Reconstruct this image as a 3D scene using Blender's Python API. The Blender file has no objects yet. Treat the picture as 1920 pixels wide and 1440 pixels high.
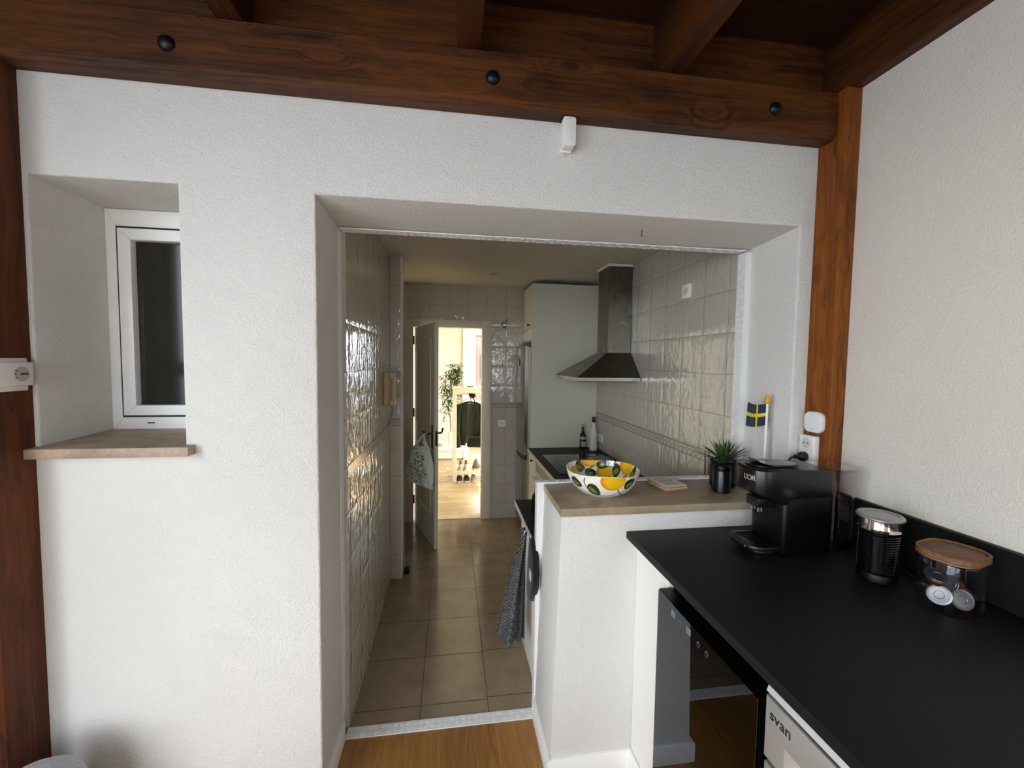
import bpy, bmesh, math, random
from mathutils import Vector, Matrix, noise
random.seed(7)
PI = math.pi
S = bpy.context.scene
COL = S.collection

# ------------------------------------------------------------ camera, light, exposure
cam_d = bpy.data.cameras.new('camera')
cam_d.sensor_width = 36.0
cam_d.lens = 36.0 * 780.0 / 1920.0
cam_d.clip_start = 0.02
cam = bpy.data.objects.new('camera', cam_d)
COL.objects.link(cam)
_r, _d, _f = ((0.98946, -0.14424, 0.01311), (0.00485, -0.05749, -0.99833), (0.14476, 0.98787, -0.05618))
cam.matrix_world = Matrix(((_r[0], -_d[0], -_f[0], 0), (_r[1], -_d[1], -_f[1], 0), (_r[2], -_d[2], -_f[2], 1.68), (0, 0, 0, 1)))
S.camera = cam
S.view_settings.view_transform = 'Standard'
S.view_settings.look = 'None'
S.view_settings.gamma = 1.0
S.view_settings.use_curve_mapping = False
S.view_settings.exposure = 0.08
S.cycles.use_denoising = True
S.cycles.max_bounces = 12
S.cycles.diffuse_bounces = 6
S.cycles.glossy_bounces = 5
S.cycles.transmission_bounces = 10
S.cycles.transparent_max_bounces = 12
S.cycles.caustics_reflective = False
S.cycles.caustics_refractive = False
S.cycles.sample_clamp_indirect = 6.0

SKY_TOP, SKY_HOR, SKY_LOW = (2.1, 2.4, 2.8), (3.0, 3.22, 3.42), (1.32, 1.5, 1.7)
SKY_STRENGTH = 2.75
W = bpy.data.worlds.new('sky')
S.world = W
W.use_nodes = True
nt = W.node_tree
nt.nodes.clear()
_tc = nt.nodes.new('ShaderNodeTexCoord')
_sx = nt.nodes.new('ShaderNodeSeparateXYZ')
_mr = nt.nodes.new('ShaderNodeMapRange')
_mr.inputs[1].default_value = -1.0
_mr.inputs[2].default_value = 1.0
_cr = nt.nodes.new('ShaderNodeValToRGB')
_e = _cr.color_ramp.elements
_e[0].position = 0.0
_e[0].color = (*SKY_LOW, 1)
_e[1].position = 1.0
_e[1].color = (*SKY_TOP, 1)
_k = _cr.color_ramp.elements.new(0.47)
_k.color = (*SKY_LOW, 1)
_k = _cr.color_ramp.elements.new(0.53)
_k.color = (*SKY_HOR, 1)
_bg = nt.nodes.new('ShaderNodeBackground')
_bg.inputs[1].default_value = SKY_STRENGTH
_wo = nt.nodes.new('ShaderNodeOutputWorld')
nt.links.new(_tc.outputs['Generated'], _sx.inputs[0])
nt.links.new(_sx.outputs[2], _mr.inputs[0])
nt.links.new(_mr.outputs[0], _cr.inputs[0])
nt.links.new(_cr.outputs[0], _bg.inputs[0])
nt.links.new(_bg.outputs[0], _wo.inputs[0])

sun_d = bpy.data.lights.new('sun', 'SUN')
sun_d.energy = 44.0
sun_d.color = (1.0, 0.95, 0.86)
sun_d.angle = 0.01
sun = bpy.data.objects.new('sun', sun_d)
COL.objects.link(sun)
sun.rotation_euler = Vector((-0.55, -0.10, -0.80)).to_track_quat('-Z', 'Y').to_euler()


def portal(name, loc, rot, sx, sy):
    d = bpy.data.lights.new(name, 'AREA')
    d.shape = 'RECTANGLE'
    d.size, d.size_y = sx, sy
    d.cycles.is_portal = True
    o = bpy.data.objects.new(name, d)
    COL.objects.link(o)
    o.location = loc
    o.rotation_euler = rot


portal('portal_rear_window', (-1.15, -2.59, 1.525), (PI / 2, 0, PI), 1.4, 2.15)
portal('portal_rear_small_window', (1.29, -2.59, 1.465), (PI / 2, 0, PI), 0.42, 1.23)
portal('portal_side_window', (-1.98, -0.8, 1.555), (PI / 2, 0, -PI / 2), 2.5, 2.21)
portal('portal_hall_window', (1.05, 8.12, 1.55), (PI / 2, 0, 0), 1.3, 1.4)
portal('portal_hall_added_window', (1.85, 6.2, 1.15), (PI / 2, 0, PI / 2), 3.0, 2.2)  # portal for the unseen side window added to light the hall


# ------------------------------------------------------------ mesh helpers
def B():
    return bmesh.new()


def merge(bm, src, M=None):
    if M is not None:
        bmesh.ops.transform(src, matrix=M, verts=src.verts)
    me = bpy.data.meshes.new('tmp')
    src.to_mesh(me)
    src.free()
    bm.from_mesh(me)
    bpy.data.meshes.remove(me)
    return bm


def box(bm, x0, x1, y0, y1, z0, z1, bev=0.0, seg=2, M=None):
    t = B()
    vs = [t.verts.new(p) for p in ((x0, y0, z0), (x1, y0, z0), (x1, y1, z0), (x0, y1, z0), (x0, y0, z1), (x1, y0, z1), (x1, y1, z1), (x0, y1, z1))]
    for f in ((3, 2, 1, 0), (4, 5, 6, 7), (0, 1, 5, 4), (1, 2, 6, 5), (2, 3, 7, 6), (3, 0, 4, 7)):
        t.faces.new([vs[i] for i in f])
    if bev > 0:
        bmesh.ops.bevel(t, geom=t.edges[:], offset=bev, segments=seg, affect='EDGES', profile=0.5)
    return merge(bm, t, M)


def prism(bm, poly, a, b, axis='z', bev=0.0, seg=2, M=None):
    """poly: 2-D outline; axis z: (x,y); y: (x,z); x: (y,z)"""
    t = B()

    def P(p, h):
        return {'z': (p[0], p[1], h), 'y': (p[0], h, p[1]), 'x': (h, p[0], p[1])}[axis]
    lo = [t.verts.new(P(p, a)) for p in poly]
    hi = [t.verts.new(P(p, b)) for p in poly]
    n = len(poly)
    t.faces.new(lo)
    t.faces.new(hi)
    for i in range(n):
        t.faces.new((lo[i], lo[(i + 1) % n], hi[(i + 1) % n], hi[i]))
    bmesh.ops.recalc_face_normals(t, faces=t.faces[:])
    if bev > 0:
        cap = [e for e in t.edges if all(v in lo for v in e.verts) or all(v in hi for v in e.verts)]
        bmesh.ops.bevel(t, geom=cap, offset=bev, segments=seg, affect='EDGES', profile=0.5)
    return merge(bm, t, M)


def rrect(x0, x1, y0, y1, r, n=6):
    out = []
    for cx, cy, a in ((x1 - r, y1 - r, 0), (x0 + r, y1 - r, 90), (x0 + r, y0 + r, 180), (x1 - r, y0 + r, 270)):
        for i in range(n + 1):
            t = math.radians(a + 90 * i / n)
            out.append((cx + r * math.cos(t), cy + r * math.sin(t)))
    return out


def lathe(bm, prof, c=(0, 0, 0), n=40, M=None, caps=True):
    t = B()
    rings = []
    for r, z in prof:
        rings.append([t.verts.new((c[0] + r * math.cos(2 * PI * i / n), c[1] + r * math.sin(2 * PI * i / n), c[2] + z)) for i in range(n)])
    for a, b in zip(rings, rings[1:]):
        for i in range(n):
            t.faces.new((a[i], a[(i + 1) % n], b[(i + 1) % n], b[i]))
    if caps:
        t.faces.new(rings[0][::-1])
        t.faces.new(rings[-1])
    bmesh.ops.remove_doubles(t, verts=t.verts, dist=1e-6)
    return merge(bm, t, M)


def axis_M(p0, d):
    q = Vector(d).normalized().to_track_quat('Z', 'Y')
    return Matrix.Translation(p0) @ q.to_matrix().to_4x4()


def cyl(bm, p0, p1, r0, r1=None, n=20):
    d = Vector(p1) - Vector(p0)
    r1 = r0 if r1 is None else r1
    return lathe(bm, [(r0, 0), (r1, d.length)], n=n, M=axis_M(p0, d))


def tube(bm, pts, r, n=8):
    t = B()
    pts = [Vector(p) for p in pts]
    rs = r if isinstance(r, (list, tuple)) else [r] * len(pts)
    rings = []
    up = Vector((0.13, 0.21, 0.97))
    for i, p in enumerate(pts):
        d = (pts[min(i + 1, len(pts) - 1)] - pts[max(i - 1, 0)]).normalized()
        u = up - d * up.dot(d)
        if u.length < 1e-3:
            u = Vector((1, 0, 0)) - d * d.x
        u.normalize()
        up = u
        v = d.cross(u)
        rings.append([t.verts.new(p + (u * math.cos(2 * PI * k / n) + v * math.sin(2 * PI * k / n)) * rs[i]) for k in range(n)])
    for a, b in zip(rings, rings[1:]):
        for k in range(n):
            t.faces.new((a[k], a[(k + 1) % n], b[(k + 1) % n], b[k]))
    t.faces.new(rings[0][::-1])
    t.faces.new(rings[-1])
    return merge(bm, t)


def bez(p0, p1, p2, p3, n=12):
    p0, p1, p2, p3 = map(Vector, (p0, p1, p2, p3))
    return [p0 * (1 - t) ** 3 + p1 * 3 * t * (1 - t) ** 2 + p2 * 3 * t * t * (1 - t) + p3 * t ** 3 for t in [i / n for i in range(n + 1)]]


def grid(bm, fn, nu, nv, thick=0.0):
    """sheet fn(u,v)->point; thick>0 gives it a back side"""
    t = B()
    vs = [[t.verts.new(fn(i / nu, j / nv)) for j in range(nv + 1)] for i in range(nu + 1)]
    for i in range(nu):
        for j in range(nv):
            t.faces.new((vs[i][j], vs[i + 1][j], vs[i + 1][j + 1], vs[i][j + 1]))
    if thick:
        bmesh.ops.recalc_face_normals(t, faces=t.faces[:])
        bmesh.ops.solidify(t, geom=t.faces[:], thickness=thick)
    return merge(bm, t)


def text(bm, s, size, M, extrude=0.0008, align='CENTER', spacing=1.0):
    cu = bpy.data.curves.new('t', 'FONT')
    cu.body = s
    cu.size = size
    cu.extrude = extrude
    cu.align_x = align
    cu.align_y = 'CENTER'
    cu.space_character = spacing
    cu.resolution_u = 3
    o = bpy.data.objects.new('t', cu)
    COL.objects.link(o)
    dg = bpy.context.evaluated_depsgraph_get()
    me = bpy.data.meshes.new_from_object(o.evaluated_get(dg))
    t = B()
    t.from_mesh(me)
    bpy.data.objects.remove(o)
    bpy.data.curves.remove(cu)
    bpy.data.meshes.remove(me)
    return merge(bm, t, M)


def frame_M(o, right, up):
    r = Vector(right).normalized()
    u = Vector(up).normalized()
    n = r.cross(u)
    return Matrix(((r.x, u.x, n.x, o[0]), (r.y, u.y, n.y, o[1]), (r.z, u.z, n.z, o[2]), (0, 0, 0, 1)))


def ring_y(bm, x0, x1, z0, z1, w, y0, y1, bev=0.003, ws=None):
    """mitred rectangular frame in the xz plane"""
    l_, r_, b_, t_ = ws or (w, w, w, w)
    o = [(x0, z0), (x1, z0), (x1, z1), (x0, z1)]
    i = [(x0 + l_, z0 + b_), (x1 - r_, z0 + b_), (x1 - r_, z1 - t_), (x0 + l_, z1 - t_)]
    for k in range(4):
        m = (k + 1) % 4
        prism(bm, [o[k], o[m], i[m], i[k]], y0, y1, 'y', bev, 2)


ORG = {}


def thing(name, label, cat, loc, group=None):
    o = bpy.data.objects.new(name, None)
    o.empty_display_size = 0.05
    COL.objects.link(o)
    o.location = loc
    o['label'] = label
    o['category'] = cat
    if group:
        o['group'] = group
    ORG[o.name] = Vector(loc)
    return o


def out(name, bm, mat, parent=None, label=None, cat=None, group=None, kind=None, origin=None, sharp=35, recalc=True):
    org = ORG[parent.name] if parent is not None else (Vector(origin) if origin else None)
    if org is None:
        xs = [v.co for v in bm.verts]
        org = Vector((sum(v.x for v in xs) / len(xs), sum(v.y for v in xs) / len(xs), min(v.z for v in xs)))
        if kind == 'structure':
            org = Vector((0, 0, 0))
    if recalc:
        bmesh.ops.recalc_face_normals(bm, faces=bm.faces[:])
    bmesh.ops.translate(bm, verts=bm.verts, vec=-org)
    me = bpy.data.meshes.new(name)
    bm.to_mesh(me)
    bm.free()
    for p in me.polygons:
        p.use_smooth = True
    if sharp is not None:
        me.set_sharp_from_angle(angle=math.radians(sharp))
    for m in (mat if isinstance(mat, (list, tuple)) else [mat]):
        me.materials.append(m)
    o = bpy.data.objects.new(name, me)
    COL.objects.link(o)
    if parent is not None:
        o.parent = parent
    else:
        o.location = org
    ORG[o.name] = org
    if label:
        o['label'] = label
    if cat:
        o['category'] = cat
    if group:
        o['group'] = group
    if kind:
        o['kind'] = kind
    return o


def struct(name, bm, mat, label=None, parent=None, **k):
    return out(name, bm, mat, parent, label=label, kind='structure' if parent is None else None, **k)


def paint(o, fn):
    me = o.data
    org = ORG[o.name]
    a = me.color_attributes.new('paint', 'FLOAT_COLOR', 'POINT')
    for i, v in enumerate(me.vertices):
        c = fn(v.co + org)
        a.data[i].color = (*c, 1.0)


# ------------------------------------------------------------ materials
def lin(h):
    h = h.lstrip('#')
    c = [int(h[i:i + 2], 16) / 255 for i in (0, 2, 4)]
    return tuple(x / 12.92 if x <= 0.04045 else ((x + 0.055) / 1.055) ** 2.4 for x in c)


class N:
    """small node-graph helper"""

    def __init__(s, name):
        s.m = bpy.data.materials.new(name)
        s.m.use_nodes = True
        s.t = s.m.node_tree
        s.b = s.t.nodes['Principled BSDF']

    def n(s, typ, **k):
        x = s.t.nodes.new('ShaderNode' + typ)
        for a, b in k.items():
            setattr(x, a, b)
        return x

    def l(s, a, b):
        s.t.links.new(a, b)

    def set(s, sock, v):
        if isinstance(v, bpy.types.NodeSocket):
            s.l(v, sock)
        else:
            sock.default_value = v

    def math(s, op, a, b=0.0, c=None):
        x = s.n('Math', operation=op)
        s.set(x.inputs[0], a)
        s.set(x.inputs[1], b)
        if c is not None:
            s.set(x.inputs[2], c)
        return x.outputs[0]

    def pos(s):
        return s.n('NewGeometry').outputs['Position']

    def obj(s):
        return s.n('TexCoord').outputs['Object']

    def sep(s, v):
        x = s.n('SeparateXYZ')
        s.l(v, x.inputs[0])
        return x.outputs

    def comb(s, a, b, c):
        x = s.n('CombineXYZ')
        for i, v in enumerate((a, b, c)):
            s.set(x.inputs[i], v)
        return x.outputs[0]

    def map(s, v, scale=(1, 1, 1), loc=(0, 0, 0)):
        x = s.n('Mapping')
        s.l(v, x.inputs[0])
        x.inputs['Scale'].default_value = scale
        x.inputs['Location'].default_value = loc
        return x.outputs[0]

    def noise(s, v, scale, detail=3, rough=0.5, dist=0.0):
        x = s.n('TexNoise')
        s.l(v, x.inputs['Vector'])
        x.inputs['Scale'].default_value = scale
        x.inputs['Detail'].default_value = detail
        x.inputs['Roughness'].default_value = rough
        x.inputs['Distortion'].default_value = dist
        return x.outputs[0]

    def ramp(s, f, stops):
        x = s.n('ValToRGB')
        s.set(x.inputs[0], f)
        e = x.color_ramp.elements
        while len(e) < len(stops):
            e.new(0.5)
        for i, (p, c) in enumerate(stops):
            e[i].position = p
            e[i].color = (*c, 1) if len(c) == 3 else c
        return x.outputs[0]

    def mix(s, f, a, b):
        x = s.n('Mix', data_type='RGBA')
        s.set(x.inputs[0], f)
        s.set(x.inputs[6], (*a, 1) if isinstance(a, tuple) else a)
        s.set(x.inputs[7], (*b, 1) if isinstance(b, tuple) else b)
        return x.outputs[2]

    def bump(s, h, strength=0.3, dist=0.01, prev=None):
        x = s.n('Bump')
        x.inputs['Strength'].default_value = strength
        x.inputs['Distance'].default_value = dist
        s.l(h, x.inputs['Height'])
        if prev is not None:
            s.l(prev, x.inputs['Normal'])
        return x.outputs[0]

    def col(s, c):
        s.set(s.b.inputs['Base Color'], (*c, 1) if isinstance(c, tuple) else c)
        return s

    def p(s, **k):
        for a, v in k.items():
            s.set(s.b.inputs[a.replace('_', ' ')], v)
        return s

    def nor(s, v):
        s.l(v, s.b.inputs['Normal'])
        return s


def plain(name, hexc, rough=0.5, metal=0.0, **k):
    g = N(name)
    g.col(lin(hexc) if isinstance(hexc, str) else hexc).p(Roughness=rough, Metallic=metal, **k)
    return g.m


def mk_plaster(name, base='#dedcd6', amt=0.75):
    g = N(name)
    v = g.pos()
    big = g.noise(v, 3.2, 4, 0.6)
    dirt = g.noise(v, 1.3, 3, 0.55)
    c = g.ramp(dirt, [(0.3, tuple(x * 0.94 for x in lin(base))), (0.62, lin(base))])
    g.col(c).p(Roughness=0.9, Specular_IOR_Level=0.2)
    w = g.noise(v, 11, 2, 0.5)
    mv = g.n('VectorMath', operation='MULTIPLY_ADD')
    g.l(v, mv.inputs[0])
    mv.inputs[1].default_value = (1, 1, 1)
    cx = g.comb(w, w, w)
    sc = g.n('VectorMath', operation='SCALE')
    g.l(cx, sc.inputs[0])
    sc.inputs['Scale'].default_value = 0.035
    g.l(sc.outputs[0], mv.inputs[2])
    fine = g.noise(mv.outputs[0], 210, 2, 0.55)
    mid = g.noise(v, 85, 3, 0.6)
    h = g.math('ADD', g.math('MULTIPLY', fine, 0.6), g.math('MULTIPLY', mid, 0.55))
    b1 = g.bump(big, 0.25, 0.02)
    g.nor(g.bump(h, amt, 0.008, b1))
    return g.m


def mk_wood(name, dark, lightc, axis=0, rough=0.58, scale=1.0, coat=0.0):
    g = N(name)
    v = g.pos()
    x, y, z = g.sep(v)[:3]
    warp = g.noise(v, 3.0 * scale, 2, 0.5)
    # knots: rare elongated cells push the grain aside
    st3 = [6.5 * scale] * 3
    st3[axis] = 2.6 * scale
    vo = g.n('TexVoronoi', feature='F1')
    g.l(g.map(v, tuple(st3), (0.31, 0.77, 0.13)), vo.inputs['Vector'])
    vo.inputs['Scale'].default_value = 1.0
    d = vo.outputs['Distance']
    push = g.ramp(d, [(0.06, (1, 1, 1)), (0.34, (0, 0, 0))])
    st = [34.0 * scale] * 3
    st[axis] = 1.3 * scale
    off = g.math('ADD', g.math('MULTIPLY', warp, 2.6), g.math('MULTIPLY', push, 2.2))
    va = g.n('VectorMath', operation='ADD')
    g.l(g.map(v, tuple(st)), va.inputs[0])
    g.l(g.comb(off, off, off), va.inputs[1])
    n1 = g.noise(va.outputs[0], 1.0, 6, 0.68, 0.5)
    st2 = [230.0 * scale] * 3
    st2[axis] = 4.0 * scale
    n2 = g.noise(g.map(v, tuple(st2)), 1.0, 3, 0.6)
    blotch = g.noise(v, 2.3, 3, 0.5)
    f = g.math('ADD', g.math('MULTIPLY', n1, 0.62), g.math('ADD', g.math('MULTIPLY', n2, 0.22), g.math('MULTIPLY', blotch, 0.26)))
    c = g.ramp(f, [(0.42, tuple(q * 0.8 for q in dark)), (0.53, tuple((p + q) / 2 for p, q in zip(dark, lightc))), (0.68, tuple(q * 1.15 for q in lightc))])
    wn = g.n('TexWhiteNoise', noise_dimensions='3D')
    g.l(vo.outputs['Position'], wn.inputs['Vector'])
    rare = g.math('GREATER_THAN', wn.outputs['Value'], 0.45)
    knot = g.ramp(d, [(0.075, (1, 1, 1)), (0.115, (0, 0, 0))])
    c2 = g.mix(g.math('MULTIPLY', g.math('MULTIPLY', knot, rare), 0.72), c, tuple(q * 0.45 for q in dark))
    nick = g.ramp(g.noise(v, 21, 2, 0.4), [(0.72, (0, 0, 0)), (0.77, (1, 1, 1))])
    c3 = g.mix(g.math('MULTIPLY', nick, 0.5), c2, tuple(q * 0.5 for q in dark))
    g.col(c3).p(Roughness=rough, Specular_IOR_Level=0.3)
    if coat:
        g.p(Coat_Weight=coat, Coat_Roughness=0.25)
    g.nor(g.bump(g.math('ADD', n2, n1), 0.2, 0.004))
    return g.m


def mk_tile(name, plane, origin, size=(0.2115, 0.2115), base='#bfbbb0', grout='#87816f', wav=0.6):
    """glazed wall tiles on a wall of constant x ('x') or constant y ('y')"""
    g = N(name)
    v = g.pos()
    x, y, z = g.sep(v)[:3]
    a = y if plane == 'x' else x
    u = g.math('DIVIDE', g.math('SUBTRACT', a, origin[0]), size[0])
    w = g.math('DIVIDE', g.math('SUBTRACT', z, origin[1]), size[1])
    gw = 0.0075

    def edge(t):
        f = g.math('FRACT', t)
        d = g.math('ABSOLUTE', g.math('SUBTRACT', f, 0.5))
        return d
    du, dw = edge(u), edge(w)
    m = g.math('MAXIMUM', du, dw)
    joint = g.math('GREATER_THAN', m, 0.5 - gw)
    cu, cw = g.math('FLOOR', u), g.math('FLOOR', w)
    cell = g.comb(cu, cw, 0.0)
    wn = g.n('TexWhiteNoise', noise_dimensions='3D')
    g.l(cell, wn.inputs['Vector'])
    off = g.n('VectorMath', operation='SCALE')
    g.l(wn.outputs['Color'], off.inputs[0])
    off.inputs['Scale'].default_value = 9.0
    pv = g.n('VectorMath', operation='ADD')
    g.l(v, pv.inputs[0])
    g.l(off.outputs[0], pv.inputs[1])
    st = (1, 1, 0.55)
    wave = g.noise(g.map(pv.outputs[0], st), 17, 2, 0.45, 1.2)
    fine = g.noise(g.map(pv.outputs[0], st), 42, 2, 0.5, 0.6)
    pil = g.math('SMOOTH_MAX', m, 0.40, 0.08)
    h = g.math('ADD', g.math('ADD', g.math('MULTIPLY', wave, 1.5), g.math('MULTIPLY', fine, 0.4)), g.math('MULTIPLY', pil, -5.0))
    tint = g.mix(g.math('MULTIPLY', wn.outputs['Value'], 0.6), lin(base), tuple(q * 0.95 for q in lin(base)))
    g.col(g.mix(joint, tint, lin(grout)))
    g.set(g.b.inputs['Roughness'], g.math('ADD', g.math('MULTIPLY', joint, 0.6), 0.05))
    g.b.inputs['IOR'].default_value = 1.8
    g.nor(g.bump(h, wav, 0.004))
    return g.m


def mk_floor_tile():
    g = N('beige_floor_tile')
    v = g.pos()
    x, y, z = g.sep(v)[:3]
    u = g.math('DIVIDE', g.math('SUBTRACT', x, -0.138), 0.324)
    shift = g.math('MULTIPLY', g.math('GREATER_THAN', x, 0.186), -0.012)
    w = g.math('DIVIDE', g.math('SUBTRACT', g.math('ADD', y, shift), 1.97), 0.3385)
    du = g.math('ABSOLUTE', g.math('SUBTRACT', g.math('FRACT', u), 0.5))
    dw = g.math('ABSOLUTE', g.math('SUBTRACT', g.math('FRACT', w), 0.5))
    joint = g.math('GREATER_THAN', g.math('MAXIMUM', du, dw), 0.4935)
    n = g.noise(v, 6, 4, 0.6)
    c = g.ramp(n, [(0.35, lin('#8d7b66')), (0.65, lin('#9c8973'))])
    g.col(g.mix(joint, c, lin('#4a3f33')))
    g.set(g.b.inputs['Roughness'], g.math('ADD', g.math('MULTIPLY', joint, 0.4), 0.17))
    g.nor(g.bump(joint, 0.25, -0.002, g.bump(g.noise(v, 22, 2), 0.06, 0.003)))
    return g.m


def mk_planks(name, dark, lightc, wid, leng, along='y', rough=0.3, gap=0.004, seam=1.0, wob=1.4):
    g = N(name)
    v = g.pos()
    x, y, z = g.sep(v)[:3]
    a, b = (x, y) if along == 'y' else (y, x)
    row = g.math('FLOOR', g.math('DIVIDE', a, wid))
    wn = g.n('TexWhiteNoise', noise_dimensions='1D')
    g.l(row, wn.inputs['W'])
    bb = g.math('ADD', g.math('DIVIDE', b, leng), wn.outputs['Value'])
    seg = g.math('FLOOR', bb)
    fa = g.math('ABSOLUTE', g.math('SUBTRACT', g.math('FRACT', g.math('DIVIDE', a, wid)), 0.5))
    fb = g.math('ABSOLUTE', g.math('SUBTRACT', g.math('FRACT', bb), 0.5))
    joint = g.math('MAXIMUM', g.math('GREATER_THAN', fa, 0.5 - gap / wid / 2), g.math('GREATER_THAN', fb, 0.5 - gap / leng / 2))
    wn2 = g.n('TexWhiteNoise', noise_dimensions='2D')
    g.l(g.comb(row, seg, 0.0), wn2.inputs['Vector'])
    st = (34, 2.2, 34) if along == 'y' else (2.2, 34, 34)
    pv = g.n('VectorMath', operation='ADD')
    g.l(v, pv.inputs[0])
    sc = g.n('VectorMath', operation='SCALE')
    g.l(wn2.outputs['Color'], sc.inputs[0])
    sc.inputs['Scale'].default_value = 7.0
    g.l(sc.outputs[0], pv.inputs[1])
    n1 = g.noise(g.map(pv.outputs[0], st), 1.0, 5, 0.62, wob)
    f = g.math('ADD', g.math('MULTIPLY', n1, 0.8), g.math('MULTIPLY', wn2.outputs['Value'], 0.25))
    c = g.ramp(f, [(0.3, dark), (0.75, lightc)])
    g.col(g.mix(g.math('MULTIPLY', joint, seam), c, tuple(q * 0.25 for q in dark))).p(Roughness=rough)
    g.nor(g.bump(g.math('ADD', g.math('MULTIPLY', n1, 0.3), g.math('MULTIPLY', joint, -1.0)), 0.2, 0.003))
    return g.m


def mk_stone(name, a, b, rough=0.35):
    g = N(name)
    v = g.pos()
    n1 = g.noise(g.map(v, (5, 7, 6)), 2.2, 6, 0.65, 0.3)
    n2 = g.noise(v, 90, 3, 0.6)
    c = g.ramp(g.math('ADD', g.math('MULTIPLY', n1, 0.75), g.math('MULTIPLY', n2, 0.25)), [(0.35, lin(a)), (0.65, lin(b))])
    vo = g.n('TexVoronoi')
    g.l(v, vo.inputs['Vector'])
    vo.inputs['Scale'].default_value = 24
    spot = g.ramp(vo.outputs['Distance'], [(0.05, (1, 1, 1)), (0.12, (0, 0, 0))])
    g.col(g.mix(g.math('MULTIPLY', spot, 0.25), c, lin('#5f503d'))).p(Roughness=rough)
    g.nor(g.bump(n2, 0.15, 0.002))
    return g.m


def mk_black_top():
    g = N('black_laminate')
    v = g.pos()
    vo = g.n('TexVoronoi')
    g.l(v, vo.inputs['Vector'])
    vo.inputs['Scale'].default_value = 260
    sp = g.ramp(vo.outputs['Distance'], [(0.05, (1, 1, 1)), (0.18, (0, 0, 0))])
    g.col(g.mix(g.math('MULTIPLY', sp, 0.35), lin('#131312'), lin('#3c3c3c'))).p(Roughness=0.5, Specular_IOR_Level=0.22)
    g.nor(g.bump(g.noise(v, 320, 2), 0.08, 0.001))
    return g.m


def mk_steel(name, base='#a9a49c', rough=0.3, axis=2, smudge=True):
    g = N(name)
    v = g.pos()
    st = [260.0] * 3
    st[axis] = 5.0
    n = g.noise(g.map(v, tuple(st)), 1.0, 2, 0.5)
    s = g.noise(g.map(v, (7, 7, 3.5)), 1.0, 4, 0.65)
    g.col(lin(base)).p(Metallic=1.0)
    r = g.math('ADD', rough - 0.06, g.math('MULTIPLY', n, 0.1))
    if smudge:
        r = g.math('ADD', r, g.math('MULTIPLY', g.math('SUBTRACT', s, 0.5), 0.35))
    g.set(g.b.inputs['Roughness'], r)
    g.nor(g.bump(n, 0.03, 0.001))
    return g.m


def mk_border(plane, z0, z1):
    """relief border: rings and diagonals between two dark lines"""
    g = N('tile_border_' + plane)
    x, y, z = g.sep(g.pos())[:3]
    a = y if plane == 'x' else x
    h = z1 - z0
    u = g.math('SUBTRACT', g.math('FRACT', g.math('DIVIDE', a, h * 0.78)), 0.5)
    w = g.math('SUBTRACT', g.math('DIVIDE', g.math('SUBTRACT', z, z0), h), 0.5)
    uu = g.math('MULTIPLY', u, 0.78)
    r = g.math('SQRT', g.math('ADD', g.math('MULTIPLY', uu, uu), g.math('MULTIPLY', w, w)))
    ring = g.math('LESS_THAN', g.math('ABSOLUTE', g.math('SUBTRACT', r, 0.26)), 0.035)
    core = g.math('LESS_THAN', g.math('ABSOLUTE', g.math('SUBTRACT', g.math('FRACT', g.math('MULTIPLY', r, 9.0)), 0.5)), 0.16)
    core = g.math('MULTIPLY', core, g.math('LESS_THAN', r, 0.2))
    dia = g.math('LESS_THAN', g.math('ABSOLUTE', g.math('SUBTRACT', g.math('ABSOLUTE', uu), g.math('ADD', g.math('MULTIPLY', w, 0.5), 0.28))), 0.03)
    pat = g.math('MULTIPLY', g.math('MAXIMUM', g.math('MAXIMUM', ring, core), dia), g.math('LESS_THAN', g.math('ABSOLUTE', w), 0.34))
    lines = g.math('LESS_THAN', g.math('ABSOLUTE', g.math('SUBTRACT', g.math('ABSOLUTE', w), 0.41)), 0.035)
    lines2 = g.math('GREATER_THAN', g.math('ABSOLUTE', w), 0.485)
    f = g.math('MAXIMUM', g.math('MULTIPLY', pat, 0.8), g.math('MAXIMUM', lines, lines2))
    g.col(g.mix(f, lin('#c9c4b8'), lin('#55493b'))).p(Roughness=0.18)
    g.nor(g.bump(f, 0.4, -0.003))
    return g.m


def mk_paint(name, rough=0.15, coat=0.0, bump=0.0):
    g = N(name)
    a = g.n('Attribute', attribute_name='paint')
    g.col(a.outputs['Color']).p(Roughness=rough, Coat_Weight=coat, Coat_Roughness=0.05)
    if bump:
        g.nor(g.bump(g.noise(g.obj(), 60, 3), bump, 0.004))
    return g.m


def mk_glass(name, tint=(1, 1, 1), rough=0.0, ior=1.45):
    g = N(name)
    g.col(tint).p(Roughness=rough, IOR=ior, Transmission_Weight=1.0)
    return g.m


def mk_pane(name, tint=(1, 1, 1), refl=1.5):
    """thin window glass: mostly clear, a little mirror"""
    g = N(name)
    g.t.nodes.remove(g.b)
    tr = g.n('BsdfTransparent')
    tr.inputs[0].default_value = (*tint, 1)
    gl = g.n('BsdfGlossy')
    gl.inputs['Roughness'].default_value = 0.02
    fr = g.n('LayerWeight')
    fr.inputs['Blend'].default_value = 0.5
    mx = g.n('MixShader')
    f5 = g.math('POWER', fr.outputs['Facing'], 2.6)
    g.l(g.math('ADD', g.math('MULTIPLY', f5, 0.5 * refl), 0.035 * refl), mx.inputs[0])
    g.l(tr.outputs[0], mx.inputs[1])
    g.l(gl.outputs[0], mx.inputs[2])
    g.l(mx.outputs[0], g.t.nodes['Material Output'].inputs[0])
    return g.m


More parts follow.
